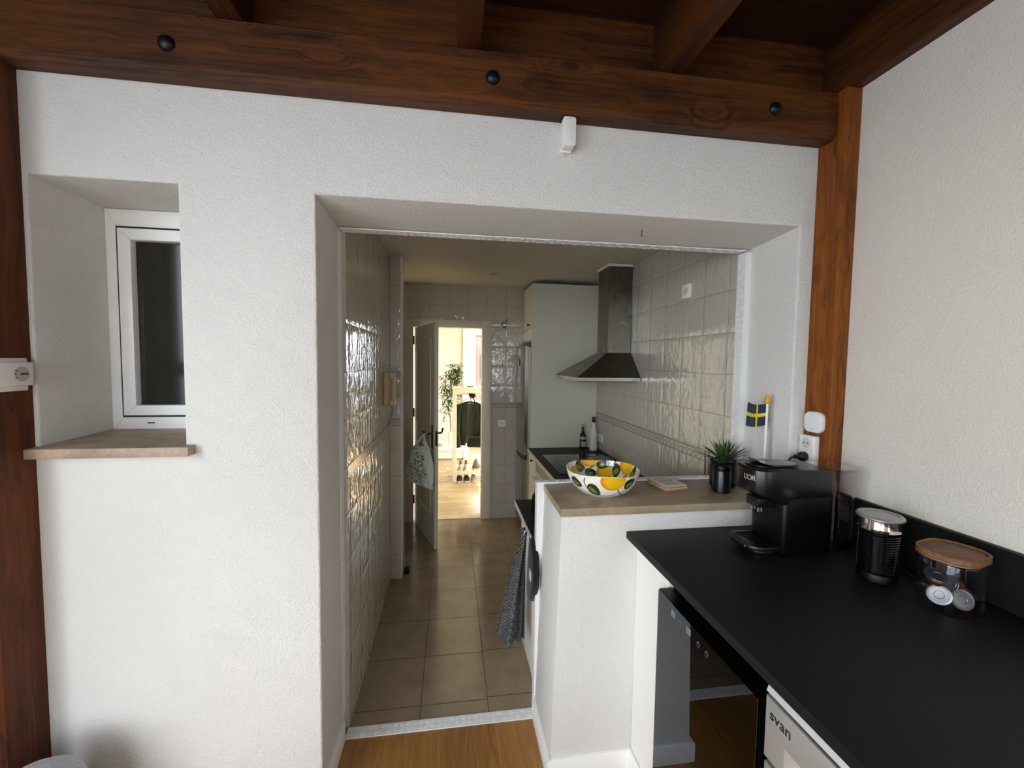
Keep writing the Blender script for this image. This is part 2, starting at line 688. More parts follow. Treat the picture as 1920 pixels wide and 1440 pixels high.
def mk_fabric(name, hexc, scale=300, rough=0.95, bump=0.3):
    g = N(name)
    v = g.obj()
    n = g.noise(v, scale, 2, 0.5)
    big = g.noise(v, 9, 3, 0.5)
    c = lin(hexc)
    g.col(g.ramp(g.math('ADD', g.math('MULTIPLY', n, 0.5), g.math('MULTIPLY', big, 0.5)), [(0.3, tuple(q * 0.7 for q in c)), (0.7, tuple(min(1, q * 1.25) for q in c))]))
    g.p(Roughness=rough, Specular_IOR_Level=0.15, Sheen_Weight=0.2)
    g.nor(g.bump(n, bump, 0.002))
    return g.m


M_PLASTER = mk_plaster('white_plaster')
M_PLASTER_R = mk_plaster('white_plaster_side', '#e4dbd0', 0.5)
M_SMOOTH = plain('white_smooth_paint', '#efede8', 0.7)
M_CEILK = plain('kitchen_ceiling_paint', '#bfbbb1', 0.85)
M_WALLH = plain('cream_wall_paint', '#e4dfd0', 0.85)
M_BEAM_X = mk_wood('stained_beam_x', lin('#2c1604'), lin('#5e330d'), 0)
M_BEAM_Y = mk_wood('stained_beam_y', lin('#271304'), lin('#532b0b'), 1)
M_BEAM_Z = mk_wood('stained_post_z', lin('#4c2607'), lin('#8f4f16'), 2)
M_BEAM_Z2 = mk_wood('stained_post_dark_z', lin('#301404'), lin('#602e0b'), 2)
M_CEIL = mk_planks('stained_ceiling_planks', lin('#200d06'), lin('#3c1c08'), 0.155, 6.0, 'x', 0.5, 0.006)
M_WOODFLOOR = mk_planks('oak_laminate', lin('#7d5426'), lin('#b98347'), 0.205, 1.3, 'y', 0.35, 0.002, 0.35, 2.6)
M_PARQUET = mk_planks('honey_parquet', lin('#9c8256'), lin('#c9b083'), 0.09, 0.6, 'x', 0.22, 0.002)
M_FTILE = mk_floor_tile()
M_TILE_L = mk_tile('wall_tile_left', 'x', (1.945, 1.197), wav=0.75)
M_TILE_R = mk_tile('wall_tile_right', 'x', (1.946, 1.200), wav=0.75)
M_TILE_F = mk_tile('wall_tile_far', 'y', (-0.025, 1.2), (0.1965, 0.2085), base='#c0bbb0')
M_STONE = mk_stone('beige_limestone', '#8f7d65', '#a69479')
M_SILL = mk_stone('sill_limestone', '#8f7a66', '#bda58c', 0.5)
M_TOP = mk_black_top()
M_WHITE = plain('white_plastic', '#ecebe7', 0.35)
M_WHITEM = plain('white_lacquer', '#eceae4', 0.3)
M_PVC = plain('white_pvc', '#f0efec', 0.25)
M_CREAM = plain('cream_lacquer', '#ddd6c4', 0.35)
M_GREIGE = plain('pale_panel', '#d9d6c4', 0.5)
M_DOOR = plain('door_paint', '#d8d2c2', 0.4)
M_BLACK = plain('black_plastic', '#0d0d0e', 0.35)
M_BLACKM = plain('black_matte_plastic', '#040405', 0.4, Specular_IOR_Level=0.22)
M_BLACKS = plain('black_satin', '#08090a', 0.28)
M_SEAL = plain('dark_rubber', '#14140f', 0.7)
M_STEEL = mk_steel('brushed_steel')
M_STEELD = mk_steel('hood_steel', '#6b665d', 0.3)
M_CHROME = plain('chrome', '#d8d6d2', 0.08, 1.0)
M_SILVER = plain('silver_paint', '#b9b7b3', 0.38, 0.6)
M_IRON = plain('black_iron', '#12161c', 0.35, 0.4)
M_TREAD = plain('white_painted_tread_plate', '#e9e9e8', 0.4)
M_BLACKGLASS = plain('black_glass', '#05060a', 0.04, 0.0, IOR=1.7)
M_GLASS = mk_pane('clear_glass', (0.95, 0.95, 0.95), 1.7)
M_TANK = mk_pane('clear_plastic', (0.88, 0.88, 0.89), 2.0)
M_PANE = mk_pane('window_glass')
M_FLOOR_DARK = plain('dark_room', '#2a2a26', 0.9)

# ------------------------------------------------------------ setting: the porch room
WX = 1.55      # right wall
YF = 1.555      # front plaster face
YB = 1.89       # kitchen side of that wall


def lattice(xs, ys, zs, solid, bev=0.0):
    """a wall cut into cells; keep the outer faces of the solid ones"""
    t = B()
    V = {}

    def v(i, j, k):
        if (i, j, k) not in V:
            V[(i, j, k)] = t.verts.new((xs[i], ys[j], zs[k]))
        return V[(i, j, k)]
    nx, ny, nz = len(xs) - 1, len(ys) - 1, len(zs) - 1

    def S_(i, j, k):
        return 0 <= i < nx and 0 <= j < ny and 0 <= k < nz and solid(i, j, k)
    for i in range(nx):
        for j in range(ny):
            for k in range(nz):
                if not S_(i, j, k):
                    continue
                if not S_(i - 1, j, k):
                    t.faces.new((v(i, j, k), v(i, j, k + 1), v(i, j + 1, k + 1), v(i, j + 1, k)))
                if not S_(i + 1, j, k):
                    t.faces.new((v(i + 1, j, k), v(i + 1, j + 1, k), v(i + 1, j + 1, k + 1), v(i + 1, j, k + 1)))
                if not S_(i, j - 1, k):
                    t.faces.new((v(i, j, k), v(i + 1, j, k), v(i + 1, j, k + 1), v(i, j, k + 1)))
                if not S_(i, j + 1, k):
                    t.faces.new((v(i, j + 1, k), v(i, j + 1, k + 1), v(i + 1, j + 1, k + 1), v(i + 1, j + 1, k)))
                if not S_(i, j, k - 1):
                    t.faces.new((v(i, j, k), v(i, j + 1, k), v(i + 1, j + 1, k), v(i + 1, j, k)))
                if not S_(i, j, k + 1):
                    t.faces.new((v(i, j, k + 1), v(i + 1, j, k + 1), v(i + 1, j + 1, k + 1), v(i, j + 1, k + 1)))
    bmesh.ops.recalc_face_normals(t, faces=t.faces[:])
    return t


def bevel_sel(t, test, off, seg=3):
    es = [e for e in t.edges if len(e.link_faces) == 2 and e.calc_face_angle(0) > 0.8 and test(e)]
    bmesh.ops.bevel(t, geom=es, offset=off, segments=seg, affect='EDGES', profile=0.5)


# front wall with the window niche and the kitchen opening
xs = [-1.342, -1.331, -0.899, -0.468, 1.417, 1.482]
zs = [0.0, 1.375, 2.25, 2.735]
ys = [YF, YB]


def sol(i, j, k):
    if i == 1 and k == 1:
        return False
    if i == 3 and k in (0, 1):
        return False
    return True


t = lattice(xs, ys, zs, sol)
for v in t.verts:
    if abs(v.co.z - 2.25) < 1e-4 and v.co.x > -0.5:
        v.co.z = 2.247 if v.co.y < 1.7 else 2.222


def front_open_edge(e):
    a, b = e.verts
    ok = all(abs(q.co.y - YF) < 1e-4 for q in (a, b))
    if not ok:
        return False
    m = (a.co + b.co) / 2
    return m.x > -1.336 and m.x < 1.45 and 0.0 < m.z < 2.4 and not (abs(a.co.z) < 1e-4 and abs(b.co.z) < 1e-4)


bevel_sel(t, front_open_edge, 0.009, 3)
struct('wall_front', t, M_PLASTER)

# half wall left of the worktop, with the opening's low part
t = B()
box(t, 0.43, 1.417, 1.548, 1.885, 0.0, 1.078, 0.006, 2)
for v in t.verts:
    if v.co.x < 0.6:
        v.co.x -= 0.028 * (1.078 - v.co.z)
struct('wall_half', t, M_PLASTER)

t = B()
box(t, WX, WX + 0.15, -2.6, YB, 0.0, 3.05)
struct('wall_right', t, M_PLASTER_R)

# left wall: a wide glazed side, sill wall below and wood header
t = B()
box(t, -2.0, -1.9, -2.6, 1.9, 0.0, 0.45)
box(t, -2.0, -1.9, -2.6, 1.9, 2.66, 3.05)
box(t, -2.0, -1.9, 0.45, 1.9, 0.45, 2.66)
box(t, -2.0, -1.9, -2.6, -2.05, 0.45, 2.66)
struct('wall_left', t, M_PLASTER_R)
t = lattice([-2.0, -1.85, -0.45, 1.08, 1.50, 1.75], [-2.6, -2.5], [0.0, 0.45, 0.85, 2.08, 2.6, 3.05], lambda i, j, k: not ((i == 1 and k in (1, 2, 3)) or (i == 3 and k == 2)))
struct('wall_back', t, M_PLASTER_R)
t = B()
ring_y(t, -1.85, -0.45, 0.45, 2.6, 0.06, -2.57, -2.52, 0)
box(t, -1.175, -1.125, -2.565, -2.525, 0.51, 2.54)
struct('window_2', t, M_PVC)
t = B()
ring_y(t, 1.08, 1.50, 0.85, 2.08, 0.05, -2.57, -2.52, 0)
struct('window_6', t, M_PVC)
t = B()
for y in (-2.05, -1.22, -0.4, 0.4):
    box(t, -1.97, -1.92, y, y + 0.05, 0.45, 2.66)
box(t, -1.97, -1.92, -2.05, 0.45, 0.45, 0.51)
box(t, -1.97, -1.92, -2.05, 0.45, 2.6, 2.66)
struct('window_3', t, M_PVC)

t = B()
box(t, -2.0, 1.75, -2.6, 1.857, -0.1, 0.0)
struct('floor', t, M_WOODFLOOR)
t = B()
box(t, -2.0, 1.75, -2.6, 1.9, 2.962, 3.05)
struct('ceiling', t, M_CEIL)
# panel left of the left post
t = B()
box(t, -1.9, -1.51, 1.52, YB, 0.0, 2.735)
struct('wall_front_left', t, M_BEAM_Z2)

# beams and posts
beam = thing('wall_beam', 'long dark-stained timber beam with black bolt heads above the opening', 'beam', (0.0, 1.51, 2.56))
t = B()
pr = [(1.475, 2.577), (1.492, 2.558), (1.5535, 2.562), (1.5535, 2.735), (1.48, 2.735), (1.475, 2.73)]
prism(t, pr, -1.341, 1.4815, 'x')
out('timber', t, M_BEAM_X, beam)
for bx, bz in ((-0.870, 2.638), (0.1355, 2.645), (1.2105, 2.647)):
    t = B()
    lathe(t, [(0.0245, 0), (0.0235, 0.005), (0.0185, 0.012), (0.009, 0.0165), (0.0, 0.0175)], M=axis_M((bx, 1.4755, bz), (0, -1, 0)), n=24, caps=False)
    out('bolt_head', t, M_IRON, beam, sharp=None)
t = B()
box(t, 1.4825, WX - 0.0005, 1.438, 1.885, 0.0005, 2.7365, 0.004, 2)
out('timber_post', t, M_BEAM_Z, label='reddish timber corner post between the opening and the right wall', cat='post')
t = B()
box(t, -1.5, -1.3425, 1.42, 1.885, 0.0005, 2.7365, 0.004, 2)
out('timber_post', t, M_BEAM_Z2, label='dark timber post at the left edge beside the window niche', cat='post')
for i, (x0, x1, lab) in enumerate(((0.014, 0.094, 'dark rafter resting on the long beam above its middle bolt head'),
                                   (0.757, 0.837, 'dark rafter on the long beam between its middle and right bolt heads'),
                                   (-0.735, -0.655, 'dark rafter on the long beam right of its left bolt head'))):
    t = B()
    box(t, x0, x1, -2.5, 1.566, 2.7365, 2.9615, 0.005, 2)
    out('rafter', t, M_BEAM_Y, label=lab, cat='rafter', group='roof rafters')
t = B()
prism(t, [(1.496, 2.9615), (1.496, 2.745), (1.502, 2.7375), (WX - 0.001, 2.7375), (WX - 0.001, 2.9615)], -2.5, 1.566, 'y')
out('rafter', t, M_BEAM_Y, label='dark rafter running along the top of the right wall', cat='rafter', group='roof rafters')
t = B()
box(t, -1.9, WX, 1.567, YB, 2.7365, 2.9615)
struct('trim_1', t, M_BEAM_X)

# ------------------------------------------------------------ window in the niche
t = B()
YW = 1.854
ring_y(t, -1.331, -0.62, 1.378, 2.2485, 0.04, YW, 1.93, 0.003, (0.040, 0.04, 0.058, 0.067))
w1 = struct('window_1', t, M_PVC)
t = B()
ring_y(t, -1.2825, -0.665, 1.4425, 2.174, 0.049, 1.842, 1.90, 0.003, (0.0455, 0.049, 0.041, 0.044))
out('sash', t, M_PVC, w1)
t = B()
box(t, -1.24, -0.71, 1.872, 1.878, 1.48, 2.134)
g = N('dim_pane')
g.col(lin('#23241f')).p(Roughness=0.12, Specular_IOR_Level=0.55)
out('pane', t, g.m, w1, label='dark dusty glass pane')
t = B()
ring_y(t, -1.2925, -0.655, 1.4345, 2.183, 0.02, 1.8525, 1.858, 0)
out('seal', t, M_SEAL, w1)
t = B()
box(t, -1.205, -1.18, 1.8515, 1.8545, 1.409, 1.414)
out('drain_slot', t, M_SEAL, w1)
t = B()
prism(t, rrect(-1.345, -0.868, 1.515, 1.862, 0.003, 2), 1.345, 1.3775, 'z', 0.003, 2)
for v in t.verts:
    if v.co.y > 1.7:
        v.co.z += 0.010
struct('window_sill', t, M_SILL)
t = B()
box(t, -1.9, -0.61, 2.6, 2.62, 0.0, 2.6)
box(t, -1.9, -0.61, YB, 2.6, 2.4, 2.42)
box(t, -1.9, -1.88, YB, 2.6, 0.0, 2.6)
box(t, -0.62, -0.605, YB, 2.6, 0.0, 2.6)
struct('wall_niche_sky_block', t, M_FLOOR_DARK)  # unseen dark box added behind the niche window to keep sky light out


# tread-plate trims round the kitchen side of the opening
def tread(bm, o, u, v, n, L, wid, th=0.003):
    """plate of length L along u and width wid along v, studs raised along n"""
    o, u, v, n = Vector(o), Vector(u), Vector(v), Vector(n)

    def slab(c, du, dv, hl, hw, hh):
        t = B()
        a = du.normalized()
        b = dv.normalized()
        P = [c + a * sx * hl + b * sy * hw for sx, sy in ((-1, 0), (-.6, -1), (.6, -1), (1, 0), (.6, 1), (-.6, 1))]
        lo = [t.verts.new(p) for p in P]
        hi = [t.verts.new(c + (p - c) * 0.75 + n * hh) for p in P]
        t.faces.new(hi)
        for i in range(6):
            t.faces.new((lo[i], lo[(i + 1) % 6], hi[(i + 1) % 6], hi[i]))
        merge(bm, t)
    t = B()
    P = [o, o + u * L, o + u * L + v * wid, o + v * wid]
    a = [t.verts.new(p) for p in P]
    b = [t.verts.new(p + n * th) for p in P]
    t.faces.new(a)
    t.faces.new(b)
    for i in range(4):
        t.faces.new((a[i], a[(i + 1) % 4], b[(i + 1) % 4], b[i]))
    merge(bm, t)
    k = 0
    s = 0.028
    x = s * 0.6
    while x < L - 0.01:
        for row in range(max(1, int(wid / 0.026))):
            y = wid * (row + 0.5) / max(1, int(wid / 0.026))
            sg = 1 if (k + row) % 2 == 0 else -1
            d = (u + v * sg)
            e = (u - v * sg)
            for q in (-1, 0, 1):
                slab(o + u * x + v * y + e.normalized() * q * 0.0055 + n * th, d, e, 0.0105, 0.0016, 0.0014)
        x += s
        k += 1


X3, Y3, Z3 = Vector((1, 0, 0)), Vector((0, 1, 0)), Vector((0, 0, 1))
t = B()
tread(t, (-0.455, 1.828, 0.0005), X3, Y3, Z3, 0.853, 0.058, 0.004)
struct('trim_2', t, M_TREAD)
t = B()
tread(t, (-0.4665, 1.832, 2.219), X3, Y3, -Z3, 1.855, 0.056, 0.004)
struct('trim_3', t, M_TREAD)
t = B()
tread(t, (-0.4675, 1.832, 0.1), Z3, Y3, X3, 2.11, 0.056, 0.004)
struct('trim_4', t, M_TREAD)
t = B()
tread(t, (1.4165, 1.832, 1.12), Z3, Y3, -X3, 1.09, 0.056, 0.030)
struct('trim_5', t, M_TREAD)
t = B()
tread(t, (0.395, 1.854, 1.112), X3, Y3, Z3, 1.02, 0.04, 0.008)
box(t, 0.395, 0.43, 1.854, 1.894, 0.0, 1.112)
struct('trim_6', t, M_TREAD)

# baseboards
t = B()
prism(t, [(1.547, 0.0), (1.532, 0.0), (1.532, 0.075), (1.537, 0.084), (1.547, 0.086)], 0.392, 0.742, 'x')
prism(t, [(0.742, 0.0), (0.728, 0.0), (0.728, 0.076), (0.733, 0.084), (0.742, 0.086)], 1.30, 1.547, 'y')
struct('baseboard_front', t, M_PVC)
t = B()
prism(t, [(0.401, 0.0), (0.386, 0.0), (0.386, 0.075), (0.391, 0.084), (0.401, 0.086)], 1.533, 1.852, 'y')
struct('baseboard_half', t, M_PVC)
t = B()
prism(t, [(-0.469, 0.0), (-0.454, 0.0), (-0.454, 0.075), (-0.459, 0.084), (-0.469, 0.086)], 1.54, 1.83, 'y')
struct('baseboard_left', t, M_PVC)
t = B()
prism(t, [(1.556, 0.0), (1.541, 0.0), (1.541, 0.075), (1.546, 0.084), (1.556, 0.086)], -1.341, -0.455, 'x')
struct('baseboard_wall', t, M_PVC)

# ------------------------------------------------------------ setting: the kitchen
t = B()
box(t, -1.0, 1.55, 1.857, 4.44, -0.1, 0.0)
struct('floor_kitchen', t, M_FTILE)
t = B()
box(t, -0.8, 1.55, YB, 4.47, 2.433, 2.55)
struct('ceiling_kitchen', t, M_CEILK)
t = B()
box(t, -0.6, -0.45, YB, 3.19, 0.0, 2.433)
struct('wall_kitchen_left', t, M_TILE_L)
M_TILE_P = mk_tile('wall_tile_pilaster', 'y', (-0.45, 1.0), (0.3, 0.204), wav=0.35)
t = B()
box(t, -0.6, -0.3725, 3.19, 3.34, 0.0, 2.433)
struct('wall_pilaster', t, M_TILE_P)
t = B()
box(t, -0.3725, -0.364, 3.186, 3.35, 0.0, 2.433, 0.002, 2)
struct('trim_7', t, M_PVC)
t = B()
box(t, -0.8, -0.64, 3.34, 4.33, 0.0, 2.433)
struct('wall_recess', t, M_CREAM)
t = B()
box(t, 1.39, 1.549, YB, 4.33, 0.0, 2.433)
struct('wall_kitchen_right', t, M_TILE_R)
t = lattice([-0.8, -0.386, 0.323, 1.55], [4.33, 4.44], [0.0, 2.014, 2.433], lambda i, j, k: not (i == 1 and k == 0))
struct('wall_far', t, M_TILE_F)
t = B()
box(t, 1.3872, 1.3905, 1.893, 3.838, 1.137, 1.197)
struct('trim_8', t, mk_border('x', 1.137, 1.197))
t = B()
box(t, -0.4505, -0.4472, 1.893, 3.19, 1.149, 1.204)
struct('trim_9', t, mk_border('x', 1.149, 1.204))
t = B()
box(t, -0.45, -0.373, 3.1872, 3.191, 1.178, 1.234)
box(t, 0.42, 0.70, 4.3268, 4.331, 1.178, 1.234)
struct('trim_10', t, mk_border('y', 1.178, 1.234))
t = B()
box(t, 1.3865, 1.3905, 2.052, 2.062, 0.86, 1.196)
box(t, 1.3865, 1.3905, 2.082, 2.094, 0.86, 1.196)
struct('trim_11', t, plain('brown_tile_line', '#5d4d3c', 0.3))

# far door: frame, open leaf
t = B()
for a in ((-0.476, -0.378, 4.308, 4.331, 0.0, 2.088), (0.316, 0.413, 4.308, 4.331, 0.0, 2.088), (-0.378, 0.316, 4.308, 4.331, 2.008, 2.088)):
    box(t, *a, 0.004, 2)
box(t, -0.386, -0.381, 4.331, 4.46, 0.0, 2.014)
box(t, 0.318, 0.323, 4.331, 4.46, 0.0, 2.014)
box(t, -0.381, 0.318, 4.331, 4.46, 2.009, 2.014)
d1 = struct('door_1', t, M_DOOR)
u = Vector((-0.141 + 0.366, 3.639 - 4.318, 0)).normalized()
w = Vector((-u.y, u.x, 0))          # away from the side we see
LM = Matrix(((u.x, w.x, 0, -0.366), (u.y, w.y, 0, 4.318), (0, 0, 1, 0), (0, 0, 0, 1)))
t = B()
box(t, 0.0, 0.715, 0.0, 0.034, 0.008, 2.0, 0.002, 1, LM)
for z0, z1 in ((0.27, 1.87),):
    for a, b, c, d in ((0.16, 0.57, z0, z0 + 0.03), (0.16, 0.57, z1 - 0.03, z1), (0.13, 0.16, z0, z1), (0.57, 0.60, z0, z1)):
        box(t, a, b, -0.006, 0.002, c, d, 0.004, 2, LM)
leaf = out('leaf', t, M_DOOR, d1)
t = B()
box(t, 0.632, 0.672, -0.006, 0.0, 0.90, 1.105, 0.003, 2, LM)
tube(t, [LM @ Vector(q) for q in ((0.652, -0.004, 1.03), (0.652, -0.045, 1.03), (0.64, -0.05, 1.03), (0.53, -0.05, 1.03))], 0.009, 10)
box(t, 0.632, 0.672, 0.034, 0.04, 0.90, 1.105, 0.003, 2, LM)
tube(t, [LM @ Vector(q) for q in ((0.652, 0.038, 1.03), (0.652, 0.08, 1.03), (0.66, 0.085, 1.04), (0.675, 0.088, 1.075))], 0.009, 10)
out('handle', t, plain('aged_bronze', '#4a4038', 0.35, 0.8), leaf, label='dark metal lever handle')
t = B()
box(t, 0.7145, 0.7165, 0.008, 0.026, 0.93, 1.06, M=LM)
out('lock_plate', t, M_IRON, leaf)
for z in (1.83, 1.10, 0.205):
    t = B()
    cyl(t, (-0.374, 4.300, z), (-0.374, 4.300, z + 0.085), 0.008, n=12)
    out('hinge', t, M_IRON, d1)

# plastic bag on the handle
bagpts = [(-0.207, 1.051), (-0.235, 1.015), (-0.262, 0.975), (-0.338, 0.905), (-0.373, 0.793), (-0.420, 0.623), (-0.413, 0.595), (-0.328, 0.578), (-0.23, 0.553), (-0.165, 0.550), (-0.145, 0.627), (-0.145, 0.78), (-0.166, 0.868), (-0.186, 0.94), (-0.192, 1.02)]
bd = Vector((0.757, -0.653, 0))
bn = Vector((-0.653, -0.757, 0))


def bagpos(x, z, off):
    y = 3.79 - (x + 0.40) * 0.8627
    return Vector((x, y, z)) + bn * off


def inside(px, pz, poly):
    c = False
    for (x1, z1), (x2, z2) in zip(poly, poly[1:] + poly[:1]):
        if (z1 > pz) != (z2 > pz) and px < (x2 - x1) * (pz - z1) / (z2 - z1) + x1:
            c = not c
    return c


def bag_span(z):
    xs_ = []
    for (x1, z1), (x2, z2) in zip(bagpts, bagpts[1:] + bagpts[:1]):
        if (z1 > z) != (z2 > z):
            xs_.append(x1 + (x2 - x1) * (z - z1) / (z2 - z1))
    return (min(xs_), max(xs_)) if xs_ else None


bag = thing('plastic_bag', 'white plastic carrier bag with green print hanging from the door handle', 'bag', (-0.27, 3.67, 0.55))


def bagsheet(sgn):
    def f(a, b):
        # a across, b from bottom to neck
        ztop = 0.93
        zl = 0.60 * (1 - a) + 0.555 * a
        z = zl + (ztop - zl) * b
        sp = bag_span(min(max(z, 0.602), 0.93)) if z > 0.602 else (-0.418 + 0.0, -0.147)
        x = sp[0] + (sp[1] - sp[0]) * a
        puff = math.sin(PI * a) ** 0.6 * (0.020 + 0.018 * math.sin(PI * min(b * 1.1, 1))) * (1.0 if b > 0.02 else 0.2)
        cr = 0.006 * noise.noise((x * 28, z * 12, sgn * 3.0)) + 0.004 * math.sin(x * 90 + z * 25)
        return bagpos(x, z, 0.0 + sgn * puff + cr * (1 if b > 0.03 else 0.2))
    return f


t = B()
grid(t, bagsheet(1), 60, 70)
bodyb = out('bag_body', t, None or mk_paint('bag_print', 0.4), bag, sharp=None, recalc=False)
t = B()
grid(t, bagsheet(-0.25), 30, 30)
out('back_panel', t, plain('bag_white', '#c9ccc4', 0.4), bag, sharp=None, recalc=False)
t = B()
for xa, sw in ((-0.300, 0.004), (-0.192, -0.004)):
    for k in (-1, 0, 1):
        tube(t, [bagpos(xa + k * 0.010, 0.91, 0.008), bagpos(xa * 0.45 - 0.245 * 0.55 + k * 0.006, 0.975 + k * 0.004, 0.012), bagpos(-0.222, 1.035, 0.010), bagpos(-0.215, 1.048, -0.02)], [0.011, 0.008, 0.006, 0.005], 8)
out('loop_handle', t, plain('bag_white2', '#d6d8d1', 0.35), bag, sharp=None)
G_ = lin('#3f4f3c')
WB = lin('#cfd3ca')


def bagpaint(co):
    x, z = co.x, co.z
    k = 0.0
    # slanted baseline follows the bag's droop
    zz = z + (x + 0.28) * 0.36
    xx = x

    def el(cx, cz, rx, rz, inner=0.0):
        d = ((xx - cx) / rx) ** 2 + ((zz - cz) / rz) ** 2
        return d < 1 and d > inner
    if el(-0.287, 0.848, 0.014, 0.026, 0.25) or el(-0.240, 0.848, 0.012, 0.022, 0.2):
        k = 1
    if el(-0.262, 0.79, 0.024, 0.022, 0.35) or el(-0.262, 0.745, 0.018, 0.03, 0.55) or el(-0.305, 0.795, 0.018, 0.006) or el(-0.30, 0.895, 0.018, 0.005):
        k = 1
    if el(-0.31, 0.765, 0.005, 0.02) or el(-0.335, 0.74, 0.008, 0.006) or el(-0.235, 0.735, 0.006, 0.006):
        k = 1
    if -0.365 < xx < -0.205 and (0.716 < zz < 0.724 or 0.706 < zz < 0.711):
        k = 1
    if -0.352 < xx < -0.215 and 0.668 < zz < 0.70 and math.sin(xx * 420) + math.sin(xx * 250 + zz * 300) > 0.55:
        k = 1
    if el(-0.255, 0.684, 0.022, 0.017):
        k = 0.75
    if -0.355 < xx < -0.22 and 0.645 < zz < 0.657 and math.sin(xx * 700) > -0.5:
        k = 1
    if 0.60 < zz < 0.625 and noise.noise((xx * 35, zz * 40, 0)) > 0.12:
        k = 0.7
    return tuple(WB[i] * (1 - k) + G_[i] * k for i in range(3))


paint(bodyb, bagpaint)

# intercom on the left wall
M_BEIGE = plain('beige_plastic', '#c4ae86', 0.4)
ic = thing('intercom_phone', 'cream wall intercom handset on the left kitchen wall above the tile border', 'intercom', (-0.45, 2.9, 1.36))
t = B()
box(t, -0.4495, -0.415, 2.86, 2.955, 1.365, 1.595, 0.006, 3)
out('base_plate', t, M_BEIGE, ic)
t = B()
box(t, -0.413, -0.372, 2.875, 2.925, 1.365, 1.405, 0.008, 3)
box(t, -0.413, -0.372, 2.875, 2.925, 1.545, 1.590, 0.008, 3)
box(t, -0.398, -0.374, 2.880, 2.920, 1.375, 1.585, 0.008, 3)
out('handset', t, M_BEIGE, ic)
t = B()
pts = []
for i in range(90):
    a = i / 89
    c = Vector((-0.40, 2.93, 1.37)) * (1 - a) + Vector((-0.428, 2.95, 1.23)) * a
    c += Vector((0.012 * math.sin(a * PI), 0, 0))
    pts.append(c + Vector((math.cos(a * 80) * 0.006, math.sin(a * 80) * 0.006, 0)))
tube(t, pts, 0.0022, 5)
out('coiled_cord', t, plain('cord_grey', '#8d8672', 0.5), ic, sharp=None)

# doorstop block behind the pilaster
t = B()
box(t, -0.358, -0.318, 3.25, 3.30, 0.0005, 0.04, 0.006, 2)
out('doorstop', t, M_BLACKM, label='small black doorstop on the kitchen floor by the pilaster', cat='doorstop')


# ------------------------------------------------------------ kitchen units
def knob(bm, p, d, r=0.014):
    lathe(bm, [(0.006, 0), (0.005, 0.012), (r * 0.8, 0.016), (r, 0.022), (r * 0.8, 0.028), (0.0, 0.030)], M=axis_M(p, d), n=18, caps=False)


def panel_door_x(bm, x, y0, y1, z0, z1, th=0.018, rail=0.055):
    """framed cupboard door facing -x with its face at x"""
    box(bm, x + 0.006, x + th, y0, y1, z0, z1, 0.001, 1)
    for a in ((y0, y1, z0, z0 + rail), (y0, y1, z1 - rail, z1), (y0, y0 + rail, z0 + rail, z1 - rail), (y1 - rail, y1, z0 + rail, z1 - rail)):
        box(bm, x, x + 0.007, *a, 0.002, 1)
    box(bm, x + 0.002, x + 0.007, y0 + rail + 0.02, y1 - rail - 0.02, z0 + rail + 0.02, z1 - rail - 0.02, 0.003, 1)


cabt = thing('tall_cabinet', 'tall pale cabinet housing round the fridge', 'cabinet', (1.06, 4.08, 0.0))
t = B()
box(t, 0.744, 1.389, 3.84, 3.858, 0.0, 2.40)
out('side_panel', t, M_GREIGE, cabt)
t = B()
box(t, 0.762, 1.389, 3.858, 4.328, 1.865, 2.398)
box(t, 0.744, 0.762, 3.858, 4.328, 1.872, 1.985, 0.001, 1)
out('upper_box', t, M_CREAM, cabt)
t = B()
panel_door_x(t, 0.742, 3.862, 4.31, 1.99, 2.396)
ud = out('door', t, M_CREAM, cabt)
t = B()
knob(t, (0.742, 3.925, 2.02), (-1, 0, 0), 0.012)
out('knob', t, plain('bronze_knob', '#4d4236', 0.35, 0.8), ud)

fr = thing('fridge', 'tall steel fridge freezer standing in the tall cabinet', 'fridge', (1.0, 4.09, 0.0))
M_FRIDGE = mk_steel('fridge_steel', '#8d857a', 0.26, 2, False)
t = B()
box(t, 0.724, 1.36, 3.872, 4.315, 0.03, 1.81, 0.003, 1)
out('body', t, M_SILVER, fr)
for nm, z0, z1 in (('upper_door', 0.775, 1.82), ('lower_door', 0.05, 0.735)):
    t = B()
    prism(t, [(0.722, 3.874), (0.690, 3.874), (0.682, 3.88), (0.672, 3.96), (0.666, 4.09), (0.672, 4.22), (0.682, 4.306), (0.69, 4.312), (0.722, 4.312)], z0, z1, 'z', 0.003, 1)
    out(nm, t, M_FRIDGE, fr, sharp=30)
t = B()
prism(t, [(0.72, 3.876), (0.695, 3.878), (0.685, 3.97), (0.68, 4.09), (0.685, 4.2), (0.695, 4.31), (0.72, 4.312)], 0.735, 0.775, 'z')
out('grip_recess', t, M_SEAL, fr)
for c, col_, lab in (((0.661, 4.17, 1.705), '#c98a1e', 'round orange magnet on the upper fridge door'), ((0.661, 4.08, 1.665), '#c9a3b4', 'pink magnet below the orange one on the fridge door')):
    t = B()
    lathe(t, [(0.026, 0), (0.026, 0.006), (0.02, 0.010), (0.0, 0.011)], M=axis_M((0.6655, c[1], c[2]), (-1, 0, 0)), n=20, caps=False)
    for k in range(6):
        a = k * PI / 3
        cyl(t, (0.664, c[1] + 0.026 * math.cos(a), c[2] + 0.026 * math.sin(a)), (0.660, c[1] + 0.026 * math.cos(a), c[2] + 0.026 * math.sin(a)), 0.011, n=12)
    out('fridge_magnet', t, plain('magnet' + col_, col_, 0.4), label=lab, cat='magnet', group='fridge magnets')

